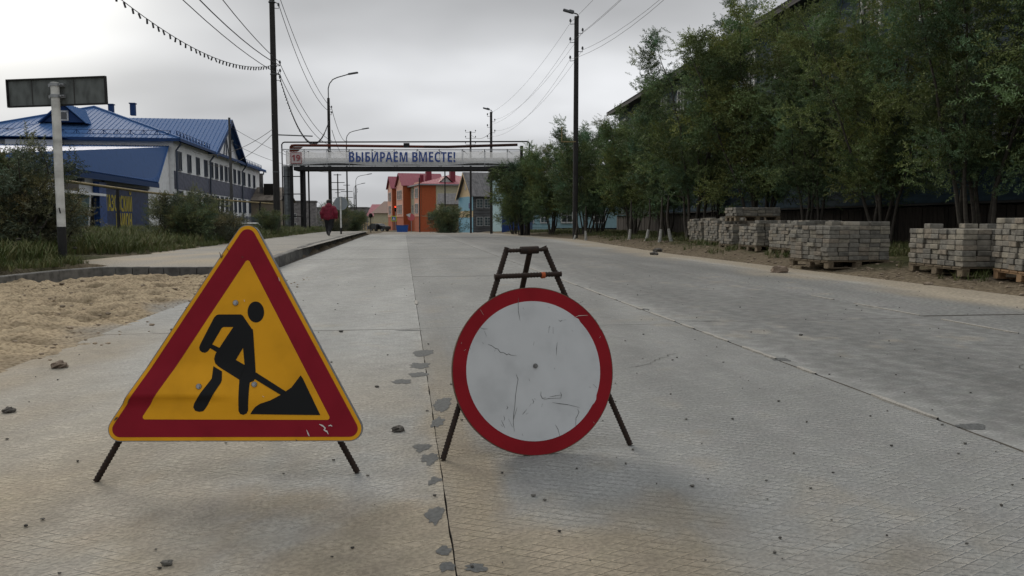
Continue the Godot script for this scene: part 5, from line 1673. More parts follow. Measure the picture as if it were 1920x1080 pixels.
# ---------------------------------------------------------------- street furniture and far vehicles
func build_street_bits() -> void:
	var white := M("pole_white", Color(0.74, 0.74, 0.70), 0.6, {"tex": "blotch", "ts": 0.9})
	var black := M("pole_black", Color(0.02, 0.02, 0.02), 0.7, {"tex": "blotch", "ts": 1.2})
	var alu := M("sign_back", Color(0.15, 0.165, 0.16), 0.6, {"tex": "blotch", "ts": Vector3(1.5, 0.6, 1), "metal": 0.2})
	var galv := M("galvanised", Color(), 0.5)
	# direction sign seen from behind, on a white post with a black foot
	var px := -7.3
	var pd := 13.0
	var gy := land(px, pd)
	var o := thing("road_sign", "long grey back of a road sign on a white post with black foot", "road sign", V(px, gy - 0.1, pd))
	var g := Geo.new()
	g.rod(Vector3(0, 0, 0), Vector3(0, 0.66, 0), 0.066, 14)
	part(o, "post_foot", g, black)
	g = Geo.new()
	g.tube([Vector3(0, 0.66, 0), Vector3(0, 2.95, 0), Vector3(0, 2.96, 0)], [0.065, 0.065, 0.05], 14)
	part(o, "post", g, white)
	var plate := Node3D.new()
	plate.name = "plate_mount"
	var bs := Basis(Vector3.UP, -0.10) * Basis(Vector3(0, 0, 1), 0.018)
	var ctr := Vector3(-0.02, 2.82, -0.09)
	var pl := Geo.new()
	pl.box(ctr, Vector3(1.66, 0.42, 0.02), bs, 0.006)
	var pn := part(o, "plate", pl, alu)
	var rim := Geo.new()
	for q in [[Vector3(0, 0.212, 0.012), Vector3(1.70, 0.022, 0.05)], [Vector3(0, -0.212, 0.012), Vector3(1.70, 0.022, 0.05)], [Vector3(-0.84, 0, 0.012), Vector3(0.022, 0.402, 0.05)], [Vector3(0.84, 0, 0.012), Vector3(0.022, 0.402, 0.05)]]: rim.box(ctr + bs * (q[0] as Vector3), q[1], bs)
	part(pn, "rim", rim, black)
	var seam := Geo.new()
	for x in [-0.42, 0.30]: seam.box(ctr + bs * Vector3(x, 0, 0.012), Vector3(0.014, 0.39, 0.008), bs)
	part(pn, "seam", seam, M("skirt_c", Color(), 0.9))
	var cl := Geo.new()
	for y in [2.92, 2.74]:
		cl.tube([Vector3(0, y - 0.025, 0), Vector3(0, y + 0.025, 0)], [0.075], 12)
		cl.box(Vector3(0, y, -0.05), Vector3(0.26, 0.05, 0.05), bs)
		cl.rod(Vector3(0.11, y, -0.06), Vector3(0.11, y, 0.06), 0.012, 6)
	part(o, "clamp", cl, galv)
	var mk := Geo.new()
	mk.box(Vector3(0.02, 0.92, 0.064), Vector3(0.02, 0.09, 0.006), Basis(Vector3(0, 0, 1), 0.2))
	part(o, "mark", mk, black)
	# back of a round sign on a slim white post by the walker
	var rs := thing("round_sign_back", "grey back of a round road sign on a white post beside the walker", "road sign", V(-8.95, land(-8.95, 42.0), 42.0))
	g = Geo.new()
	g.rod(Vector3.ZERO, Vector3(0, 0.45, 0), 0.045, 8)
	part(rs, "post_foot", g, black)
	g = Geo.new()
	g.rod(Vector3(0, 0.45, 0), Vector3(0, 2.05, 0), 0.042, 8)
	part(rs, "post", g, white)
	g = Geo.new()
	g.tube([Vector3(-0.0, 1.72, -0.06), Vector3(-0.0, 1.72, -0.045)], [0.36], 24)
	part(rs, "disc", g, M("sign_back_light", Color(0.24, 0.27, 0.29), 0.55, {"metal": 0.2}))
	# far end of the street
	var cs := thing("crossing_sign", "small blue and yellow pedestrian crossing sign before the orange building", "road sign", V(-20.6, land(-20.6, 140) - 0.2, 140.0))
	g = Geo.new()
	g.rod(Vector3.ZERO, Vector3(0, 3.1, 0), 0.05, 6)
	part(cs, "post", g, galv)
	boxpart(cs, "border", Vector3(0, 2.75, 0.06), Vector3(0.95, 0.95, 0.04), M("lime_yellow", Color(0.45, 0.5, 0.03), 0.5))
	boxpart(cs, "panel", Vector3(0, 2.75, 0.09), Vector3(0.66, 0.66, 0.04), M("road_blue", Color(0.02, 0.07, 0.3), 0.5))
	g = Geo.new()
	g.prism(PackedVector2Array([Vector2(-0.26, -0.22), Vector2(0.26, -0.22), Vector2(0, 0.26)]), 0.0, 0.02, Transform3D(Basis(), Vector3(0, 2.75, 0.115)))
	part(cs, "triangle", g, M("white_frame", Color(), 0.6))
	var tl := thing("traffic_light", "traffic light showing red at the corner of the orange building", "traffic light", V(-20.5, land(-20.5, 141) - 0.2, 141.5))
	g = Geo.new()
	g.rod(Vector3.ZERO, Vector3(0, 4.9, 0), 0.06, 6)
	part(tl, "post", g, galv)
	boxpart(tl, "housing", Vector3(0, 4.5, 0.15), Vector3(0.36, 1.0, 0.25), black)
	g = Geo.new()
	g.ball(Vector3(0, 4.82, 0.30), 0.15, Vector3(1, 1, 0.4), 10, 6)
	part(tl, "red_lamp", g, M("lamp_red", Color(0.5, 0.03, 0.02), 0.4, {"emit": Color(1, 0.06, 0.02), "energy": 1.6}))
	g = Geo.new()
	g.ball(Vector3(0, 4.5, 0.28), 0.13, Vector3(1, 1, 0.4), 10, 6)
	g.ball(Vector3(0, 4.18, 0.28), 0.13, Vector3(1, 1, 0.4), 10, 6)
	part(tl, "dark_lens", g, M("dark_glass", Color(), 0.1))
	var om := OmniLight3D.new()
	om.name = "red_lamp_light"
	om.light_color = Color(1, 0.2, 0.1)
	om.light_energy = 0.05
	om.light_size = 0.1
	om.omni_range = 30.0
	om.omni_attenuation = 2.0
	om.shadow_enabled = true
	om.position = Vector3(0, 4.82, 0.5)
	tl.add_child(om)
	var rd := thing("red_round_board", "faded red round board with white wing by the orange building", "sign", V(-17.2, land(-17.2, 137), 137.0))
	g = Geo.new()
	g.rod(Vector3.ZERO, Vector3(0, 2.4, 0), 0.06, 6)
	part(rd, "post", g, galv)
	g = Geo.new()
	g.tube([Vector3(0, 2.75, 0.05), Vector3(0, 2.75, 0.10)], [0.62], 20)
	part(rd, "disc", g, M("faded_red", Color(0.45, 0.10, 0.11), 0.6))
	g = Geo.new()
	g.prism(PackedVector2Array([Vector2(-0.85, 0.25), Vector2(-0.2, -0.2), Vector2(-0.05, 0.55)]), 0.12, 0.15, Transform3D(Basis(), Vector3(0, 2.9, 0)))
	part(rd, "white_wing", g, M("white_frame", Color(), 0.6))
	var bn := thing("blue_bin", "bright blue waste container before the orange building", "bin", V(-18.6, land(-18.6, 136), 136.0))
	g = Geo.new()
	g.prism(PackedVector2Array([Vector2(-0.8, 0.1), Vector2(0.8, 0.1), Vector2(0.95, 1.3), Vector2(-0.95, 1.3)]), -0.6, 0.6)
	part(bn, "tub", g, M("bright_blue", Color(), 0.6))
	boxpart(bn, "lid", Vector3(0, 1.36, 0), Vector3(2.0, 0.1, 1.3), M("deep_blue", Color(), 0.5), Basis(), 0.03)
	for sx in [-0.7, 0.7]: boxpart(bn, "wheel", Vector3(sx, 0.06, 0), Vector3(0.14, 0.12, 1.0), black)
	# dark car at the end of the street, with its tail to the camera and a door open
	var car := thing("parked_car", "small black car stopped far down the street at the pavement end", "car", V(-24.0, land(-24.0, 145.0) + 0.02, 145.0), -0.5)
	var body := M("car_black", Color(0.012, 0.013, 0.015), 0.3, {"spec": 0.6})
	g = Geo.new()
	var prof := PackedVector2Array([Vector2(-1.95, 0.35), Vector2(1.95, 0.35), Vector2(2.0, 0.75), Vector2(1.9, 0.95), Vector2(0.95, 1.02), Vector2(0.35, 1.42), Vector2(-1.1, 1.45), Vector2(-1.75, 1.0), Vector2(-2.0, 0.92)])
	g.prism(prof, -0.82, 0.82)
	part(car, "body", g, body)
	for x in [-1.25, 1.25]:
		for z in [-0.72, 0.72]:
			g = Geo.new()
			g.tube([Vector3(x, 0.31, z - 0.11), Vector3(x, 0.31, z + 0.11)], [0.31], 14)
			var wh := part(car, "wheel", g, black)
			g = Geo.new()
			g.tube([Vector3(x, 0.31, z - 0.12), Vector3(x, 0.31, z + 0.12)], [0.18], 10)
			part(wh, "rim", g, galv)
	for z in [-0.83, 0.83]:
		g = Geo.new()
		g.prism(PackedVector2Array([Vector2(-1.0, 1.0), Vector2(0.75, 1.02), Vector2(0.3, 1.36), Vector2(-0.95, 1.38)]), z - 0.01, z + 0.01)
		part(car, "side_window", g, M("dark_glass", Color(), 0.1))
	for z in [-0.6, 0.6]: boxpart(car, "tail_lamp", Vector3(-1.99, 0.78, z), Vector3(0.06, 0.16, 0.3), M("sign_red", Color(), 0.5))
	boxpart(car, "open_door", Vector3(0.5, 0.8, 1.25), Vector3(0.08, 0.85, 0.9), body, Basis(Vector3.UP, 0.2), 0.03)
	# round street lamps by the thicket, and a wooden barrier fence at the end
	for q in [[-15.4, 75.0, "white globe lamp in the shrubs, left of the pair"], [-12.5, 71.0, "white globe lamp in the shrubs, nearer the walker"]]:
		var gl := thing("globe_lamp", q[2], "lamp", V(q[0], land(q[0], q[1]), q[1]), 0, "globe lamps beside the path")
		g = Geo.new()
		g.rod(Vector3.ZERO, Vector3(0, 1.35, 0), 0.04, 6)
		part(gl, "post", g, black)
		g = Geo.new()
		g.ball(Vector3(0, 1.5, 0), 0.2, Vector3.ONE, 12, 8)
		part(gl, "globe", g, M("opal_white", Color(0.7, 0.7, 0.66), 0.3))
	var wf := thing("wooden_fence", "pale wooden fence across the street end before the shed", "fence", V(-41.0, land(-41, 205) - 0.1, 205.0))
	for k in 22: boxpart(wf, "picket", Vector3(k * 0.62, 1.0, 0), Vector3(0.3, 2.0, 0.05), M("cream_boards", Color(), 0.8))
	boxpart(wf, "rail", Vector3(6.6, 1.6, -0.06), Vector3(13.6, 0.12, 0.06), M("cream_boards", Color(), 0.8))
	var wp := thing("white_pipe", "low white pipe rail on short legs before the big pole", "pipe", V(-13.6, land(-13.6, 41.0), 41.0), 0.15)
	g = Geo.new()
	g.tube([Vector3(-3.0, 0.4, 0), Vector3(0.6, 0.38, 0), Vector3(0.8, 0.2, 0)], [0.05], 8)
	part(wp, "pipe", g, white)
	for x in [-2.6, -1.0, 0.4]: boxpart(wp, "leg", Vector3(x, 0.16, 0), Vector3(0.06, 0.4, 0.06), black)
	# posts of the verge on the right: white painted stubs beside the willows
	var k2 := 0
	for q in [[4.6, 31.5], [4.95, 29.6], [5.2, 28.2], [5.5, 27.6], [3.4, 36.8], [2.9, 38.6]]:
		var w := thing("painted_stump", ["third", "fourth", "fifth", "last", "second", "first"][k2] + " whitewashed stump under the willows, counted from the lamp pole", "stump", V(q[0], land(q[0], q[1]) - 0.05, q[1]), 0, "whitewashed stumps under the willows")
		g = Geo.new()
		var ln := rng.randf_range(-0.12, 0.12)
		g.tube([Vector3.ZERO, Vector3(ln, 0.25, 0), Vector3(ln * 1.6, 0.48, 0)], [0.07, 0.06, 0.05], 8)
		part(w, "stump", g, M("whitewash", Color(0.5, 0.5, 0.47), 0.9, {"tex": "blotch", "ts": 3.0}))
		g = Geo.new()
		g.tube([Vector3(ln * 1.6, 0.47, 0), Vector3(ln * 2.5, 0.9, 0), Vector3(ln * 2.0, 1.6, 0.05)], [0.045, 0.04, 0.02], 7)
		part(w, "trunk", g, M("willow_bark", Color(), 0.9))
		k2 += 1

# ---------------------------------------------------------------- surface nets over a field of tapered capsules
func nets(bones: Array, cell: float, k := 0.03) -> Geo:
	var lo := Vector3(1e9, 1e9, 1e9)
	var hi := -lo
	for b in bones:
		for e in [[b[0], b[2]], [b[1], b[3]]]:
			var r: float = e[1] + cell * 3 + k
			lo = lo.min((e[0] as Vector3) - Vector3(r, r, r))
			hi = hi.max((e[0] as Vector3) + Vector3(r, r, r))
	var n := Vector3i(((hi - lo) / cell).ceil()) + Vector3i(1, 1, 1)
	var F := PackedFloat32Array()
	F.resize(n.x * n.y * n.z)
	F.fill(1.0)
	for b in bones:
		var a: Vector3 = b[0]; var c: Vector3 = b[1]; var ra: float = b[2]; var rb: float = b[3]
		var sc: Vector3 = b[4] if b.size() > 4 else Vector3.ONE
		var pad := maxf(ra, rb) * maxf(1.0, maxf(sc.x, sc.z)) + cell * 3 + k
		var i0 := Vector3i(((a.min(c) - Vector3(pad, pad, pad) - lo) / cell).floor()).max(Vector3i.ZERO)
		var i1 := Vector3i(((a.max(c) + Vector3(pad, pad, pad) - lo) / cell).ceil()).min(n - Vector3i(1, 1, 1))
		var ab := (c - a) / sc
		var l2 := maxf(ab.length_squared(), 1e-9)
		for z in range(i0.z, i1.z + 1):
			for y in range(i0.y, i1.y + 1):
				var row := (z * n.y + y) * n.x
				for x in range(i0.x, i1.x + 1):
					var p := (lo + Vector3(x, y, z) * cell - a) / sc
					var t := clampf(p.dot(ab) / l2, 0.0, 1.0)
					var d := (p - ab * t).length() - lerpf(ra, rb, t)
					var f := F[row + x]
					var h := clampf(0.5 + 0.5 * (f - d) / k, 0.0, 1.0)
					F[row + x] = lerpf(f, d, h) - k * h * (1.0 - h)
	var vid := {}
	var vp := PackedVector3Array()
	var vn := PackedVector3Array()
	var corner := [Vector3i(0, 0, 0), Vector3i(1, 0, 0), Vector3i(0, 1, 0), Vector3i(1, 1, 0), Vector3i(0, 0, 1), Vector3i(1, 0, 1), Vector3i(0, 1, 1), Vector3i(1, 1, 1)]
	var edges := [[0, 1], [2, 3], [4, 5], [6, 7], [0, 2], [1, 3], [4, 6], [5, 7], [0, 4], [1, 5], [2, 6], [3, 7]]
	for z in n.z - 1:
		for y in n.y - 1:
			for x in n.x - 1:
				var i := (z * n.y + y) * n.x + x
				var s := 0
				if F[i] < 0: s += 1
				if F[i + 1] < 0: s += 1
				if F[i + n.x] < 0: s += 1
				if F[i + n.x + 1] < 0: s += 1
				var j := i + n.x * n.y
				if F[j] < 0: s += 1
				if F[j + 1] < 0: s += 1
				if F[j + n.x] < 0: s += 1
				if F[j + n.x + 1] < 0: s += 1
				if s == 0 or s == 8: continue
				var f := []
				for c in corner: f.append(F[i + c.x + c.y * n.x + c.z * n.x * n.y])
				var p := Vector3.ZERO
				var m := 0
				for e in edges:
					var f0: float = f[e[0]]; var f1: float = f[e[1]]
					if (f0 < 0) != (f1 < 0):
						p += Vector3(corner[e[0]]).lerp(Vector3(corner[e[1]]), f0 / (f0 - f1))
						m += 1
				vid[i] = vp.size()
				vp.append(lo + (Vector3(x, y, z) + p / m) * cell)
				vn.append(Vector3(f[1] + f[3] + f[5] + f[7] - f[0] - f[2] - f[4] - f[6], f[2] + f[3] + f[6] + f[7] - f[0] - f[1] - f[4] - f[5], f[4] + f[5] + f[6] + f[7] - f[0] - f[1] - f[2] - f[3]).normalized())
	var g := Geo.new()
	var sx := 1; var sy := n.x; var sz := n.x * n.y
	for z in range(1, n.z - 1):
		for y in range(1, n.y - 1):
			for x in range(1, n.x - 1):
				var i := (z * n.y + y) * n.x + x
				var a := F[i] < 0
				for q in [[sx, sy, sz], [sy, sz, sx], [sz, sx, sy]]:
					if a == (F[i + q[0]] < 0): continue
					var w := [i - q[1] - q[2], i - q[2], i, i - q[1]]
					if not (vid.has(w[0]) and vid.has(w[1]) and vid.has(w[2]) and vid.has(w[3])): continue
					var o := [0, 2, 1, 0, 3, 2] if a else [0, 1, 2, 0, 2, 3]
					for t in o: g.vert(vp[vid[w[t]]], vn[vid[w[t]]])
	return g

func build_person() -> void:
	var d := 37.2
	var o := thing("person", "person in red hooded jacket and black trousers walking away on the pavement", "person", V(-8.47, yr(d) + 0.215, d), 0.06)
	var skin := M("skin", Color(0.42, 0.25, 0.18), 0.6)
	var v := func(x: float, y: float, z: float) -> Vector3: return Vector3(x, y, z)
	# body: one continuous surface from the head to the feet
	var body := [
		[v.call(0, 1.50, -0.01), v.call(0, 1.55, 0.0), 0.085, 0.09], [v.call(0, 1.33, 0.01), v.call(0, 1.47, 0), 0.055, 0.055],
		[v.call(0, 0.90, 0), v.call(0, 1.22, 0), 0.14, 0.15, Vector3(1.25, 1, 0.85)], [v.call(-0.17, 1.29, 0), v.call(0.17, 1.29, 0), 0.07, 0.07],
		[v.call(-0.20, 1.28, 0), v.call(-0.29, 1.04, 0.03), 0.05, 0.042], [v.call(-0.29, 1.04, 0.03), v.call(-0.30, 0.82, -0.05), 0.04, 0.03],
		[v.call(0.20, 1.28, 0), v.call(0.29, 1.04, 0.05), 0.05, 0.042], [v.call(0.29, 1.04, 0.05), v.call(0.31, 0.82, 0.0), 0.04, 0.03],
		[v.call(-0.10, 0.86, 0), v.call(-0.08, 0.47, -0.08), 0.09, 0.06], [v.call(-0.08, 0.47, -0.08), v.call(-0.06, 0.09, -0.05), 0.06, 0.04], [v.call(-0.06, 0.06, -0.03), v.call(-0.06, 0.04, -0.18), 0.04, 0.03],
		[v.call(0.10, 0.86, 0), v.call(0.07, 0.46, 0.03), 0.09, 0.06], [v.call(0.07, 0.46, 0.03), v.call(0.03, 0.15, 0.27), 0.06, 0.04], [v.call(0.03, 0.15, 0.27), v.call(0.02, 0.05, 0.17), 0.04, 0.03],
		[v.call(-0.085, 1.53, -0.01), v.call(-0.092, 1.55, 0.0), 0.018, 0.018], [v.call(0.085, 1.53, -0.01), v.call(0.092, 1.55, 0.0), 0.018, 0.018], [v.call(0, 1.53, -0.09), v.call(0, 1.51, -0.11), 0.012, 0.014],
	]
	part(o, "body", nets(body, 0.014, 0.035), skin)
	# hands, a palm and five bent fingers each
	for s in [-1.0, 1.0]:
		var w: Vector3 = v.call(s * 0.305, 0.81, -0.05 if s < 0 else 0.0)
		var hb := [[w, w + Vector3(0, -0.07, -0.005), 0.022, 0.026, Vector3(0.7, 1, 1.3)]]
		for f in 4:
			var z := -0.030 + f * 0.02
			var l: float = [0.068, 0.078, 0.073, 0.056][f]
			var p0 := w + Vector3(0, -0.075, z)
			var p1 := p0 + Vector3(-s * 0.006, -l * 0.55, -0.002)
			hb.append([p0, p1, 0.0088, 0.0082])
			hb.append([p1, p1 + Vector3(-s * 0.018, -l * 0.42, 0.0), 0.0082, 0.007])
		hb.append([w + Vector3(0, -0.03, -0.03), w + Vector3(-s * 0.012, -0.065, -0.05), 0.011, 0.009])
		hb.append([w + Vector3(-s * 0.012, -0.065, -0.05), w + Vector3(-s * 0.022, -0.09, -0.048), 0.009, 0.008])
		part(o, "hand", nets(hb, 0.005, 0.006), skin)
	var red := M("jacket_red", Color(0.22, 0.012, 0.035), 0.6, {"tex": "blotch", "ts": 2.0, "bump": "bump", "bs": 1.2})
	var jacket := [
		[v.call(0, 0.90, 0.02), v.call(0, 1.20, 0.02), 0.205, 0.20, Vector3(1.2, 1, 0.85)], [v.call(-0.10, 0.83, 0.02), v.call(0.10, 0.83, 0.02), 0.15, 0.15], [v.call(-0.18, 1.25, 0.02), v.call(0.18, 1.25, 0.02), 0.125, 0.125],
		[v.call(-0.24, 1.24, 0.02), v.call(-0.315, 1.04, 0.04), 0.11, 0.098], [v.call(-0.315, 1.04, 0.04), v.call(-0.325, 0.83, -0.04), 0.095, 0.075],
		[v.call(0.24, 1.24, 0.02), v.call(0.315, 1.04, 0.06), 0.11, 0.098], [v.call(0.315, 1.04, 0.06), v.call(0.335, 0.83, 0.01), 0.095, 0.075],
		[v.call(-0.06, 1.37, 0.06), v.call(0.06, 1.37, 0.06), 0.095, 0.095], [v.call(0, 1.44, 0.075), v.call(0, 1.36, 0.09), 0.085, 0.09],
	]
	part(o, "jacket", nets(jacket, 0.02, 0.05), red)
	var hem := Geo.new()
	hem.tube([v.call(-0.2, 0.84, 0.0), v.call(-0.2, 0.86, 0.0)], [0.01], 6)
	var blk := M("trousers_black", Color(0.012, 0.012, 0.014), 0.85)
	var tr := [
		[v.call(-0.07, 0.88, 0.01), v.call(0.07, 0.88, 0.01), 0.165, 0.165],
		[v.call(-0.10, 0.84, 0.01), v.call(-0.09, 0.47, -0.08), 0.15, 0.115], [v.call(-0.09, 0.47, -0.08), v.call(-0.06, 0.12, -0.05), 0.115, 0.085],
		[v.call(0.10, 0.84, 0.01), v.call(0.08, 0.46, 0.03), 0.15, 0.115], [v.call(0.08, 0.46, 0.03), v.call(0.03, 0.19, 0.23), 0.115, 0.085],
	]
	part(o, "trousers", nets(tr, 0.02, 0.04), blk)
	var shoe := M("shoe_dark", Color(0.03, 0.03, 0.035), 0.7)
	part(o, "shoe", nets([[v.call(-0.06, 0.08, -0.03), v.call(-0.06, 0.045, -0.19), 0.052, 0.042], [v.call(-0.06, 0.05, 0.02), v.call(-0.06, 0.05, -0.1), 0.045, 0.045]], 0.014, 0.02), shoe)
	var rear := part(o, "shoe", nets([[v.call(0.03, 0.15, 0.29), v.call(0.02, 0.04, 0.17), 0.055, 0.042], [v.call(0.03, 0.19, 0.27), v.call(0.03, 0.10, 0.26), 0.045, 0.045]], 0.014, 0.02), shoe)
	var sole := Geo.new()
	sole.tube([v.call(0.03, 0.20, 0.335), v.call(0.03, 0.14, 0.335), v.call(0.022, 0.02, 0.235), v.call(0.02, 0.0, 0.19)], [0.03, 0.042, 0.044, 0.03], 8)
	part(rear, "sole", sole, M("sole_grey", Color(0.12, 0.12, 0.125), 0.8))
	part(o, "hair", nets([[v.call(0, 1.56, 0.02), v.call(0, 1.50, 0.03), 0.10, 0.098], [v.call(-0.04, 1.60, -0.02), v.call(0.04, 1.60, -0.02), 0.07, 0.07]], 0.016, 0.03), M("hair_dark", Color(0.012, 0.009, 0.008), 0.5))

# ---------------------------------------------------------------- the two road signs in front
func rebar(g: Geo, a: Vector3, b: Vector3, r: float, step := 0.012) -> void:
	var n := int((b - a).length() / step) * 2
	var pts := []
	var rad := []
	for k in n + 1:
		pts.append(a.lerp(b, float(k) / n))
		rad.append(r * (1.16 if k % 2 == 0 else 0.9))
	g.tube(pts, rad, 9)

func rounded(poly: PackedVector2Array, r: float, seg := 8) -> PackedVector2Array:
	var o := PackedVector2Array()
	var n := poly.size()
	for i in n:
		var p := poly[i]
		var a := (poly[(i + n - 1) % n] - p).normalized()
		var b := (poly[(i + 1) % n] - p).normalized()
		var half := a.angle_to(b) / 2.0
		var t := r / absf(tan(half))
		var c := p + (a + b).normalized() * (r / absf(sin(half)))
		var s := (p + a * t - c).angle()
		var e := (p + b * t - c).angle()
		for k in seg + 1:
			o.append(c + Vector2.from_angle(lerp_angle(s, e, float(k) / seg)) * r)
	return o

func dent(x: float, y: float) -> float:
	# the lower left of the plate was struck: a crease and a shallow bulge
	var yc := 0.158 + 0.03 * x
	var fade := smoothstep(0.02, -0.12, x)
	var w := maxf(0.0, 1.0 - absf(y - yc) / (0.022 if y < yc else 0.10))
	var d := 0.013 * w * fade
	d -= 0.005 * exp(-(pow((x + 0.10) / 0.12, 2) + pow((y - 0.26) / 0.07, 2)))
	d += 0.007 * exp(-(pow((x - 0.03) / 0.10, 2) + pow((y - 0.15) / 0.05, 2)))
	return d

# a thin sheet cut to polys, following the dents: every poly is cut by a grid first
func sheet(polys: Array, z: float, th: float, cell := 0.018) -> Geo:
	var g := Geo.new()
	for poly in polys:
		var lo := Vector2(1e9, 1e9); var hi := -lo
		for p in poly: lo = lo.min(p); hi = hi.max(p)
		var y := floorf(lo.y / cell) * cell
		while y < hi.y:
			var x := floorf(lo.x / cell) * cell
			while x < hi.x:
				var sq := PackedVector2Array([Vector2(x, y), Vector2(x + cell, y), Vector2(x + cell, y + cell), Vector2(x, y + cell)])
				for c in Geometry2D.intersect_polygons(poly, sq):
					var idx := Geometry2D.triangulate_polygon(c)
					for i in range(0, idx.size(), 3):
						var a: Vector2 = c[idx[i]]; var b: Vector2 = c[idx[i + 1]]; var d: Vector2 = c[idx[i + 2]]
						if (b - a).cross(d - a) < 0: var s := b; b = d; d = s
						for p in [a, d, b]:
							var e := 0.004
							var nn := Vector3(dent(p.x - e, p.y) - dent(p.x + e, p.y), dent(p.x, p.y - e) - dent(p.x, p.y + e), 2 * e).normalized()
							g.vert(Vector3(p.x, p.y, z + dent(p.x, p.y)), nn)
				x += cell
			y += cell
		for i in poly.size():
			var a: Vector2 = poly[i]; var b: Vector2 = poly[(i + 1) % poly.size()]
			g.quad(Vector3(a.x, a.y, z - th + dent(a.x, a.y)), Vector3(b.x, b.y, z - th + dent(b.x, b.y)), Vector3(b.x, b.y, z + dent(b.x, b.y)), Vector3(a.x, a.y, z + dent(a.x, a.y)))
	return g

func stroke(pts: Array, w: float) -> Array:
	var out := []
	for i in pts.size() - 1:
		var d: Vector2 = (pts[i + 1] - pts[i]).normalized()
		var n := d.orthogonal()
		var wa := w * (0.35 if i == 0 else 1.0) * rng.randf_range(0.7, 1.2)
		var wb := w * (0.35 if i == pts.size() - 2 else 1.0) * rng.randf_range(0.7, 1.2)
		out.append(PackedVector2Array([pts[i] + n * wa - d * w * 0.3, pts[i + 1] + n * wb + d * w * 0.3, pts[i + 1] - n * wb + d * w * 0.3, pts[i] - n * wa - d * w * 0.3]))
	return out

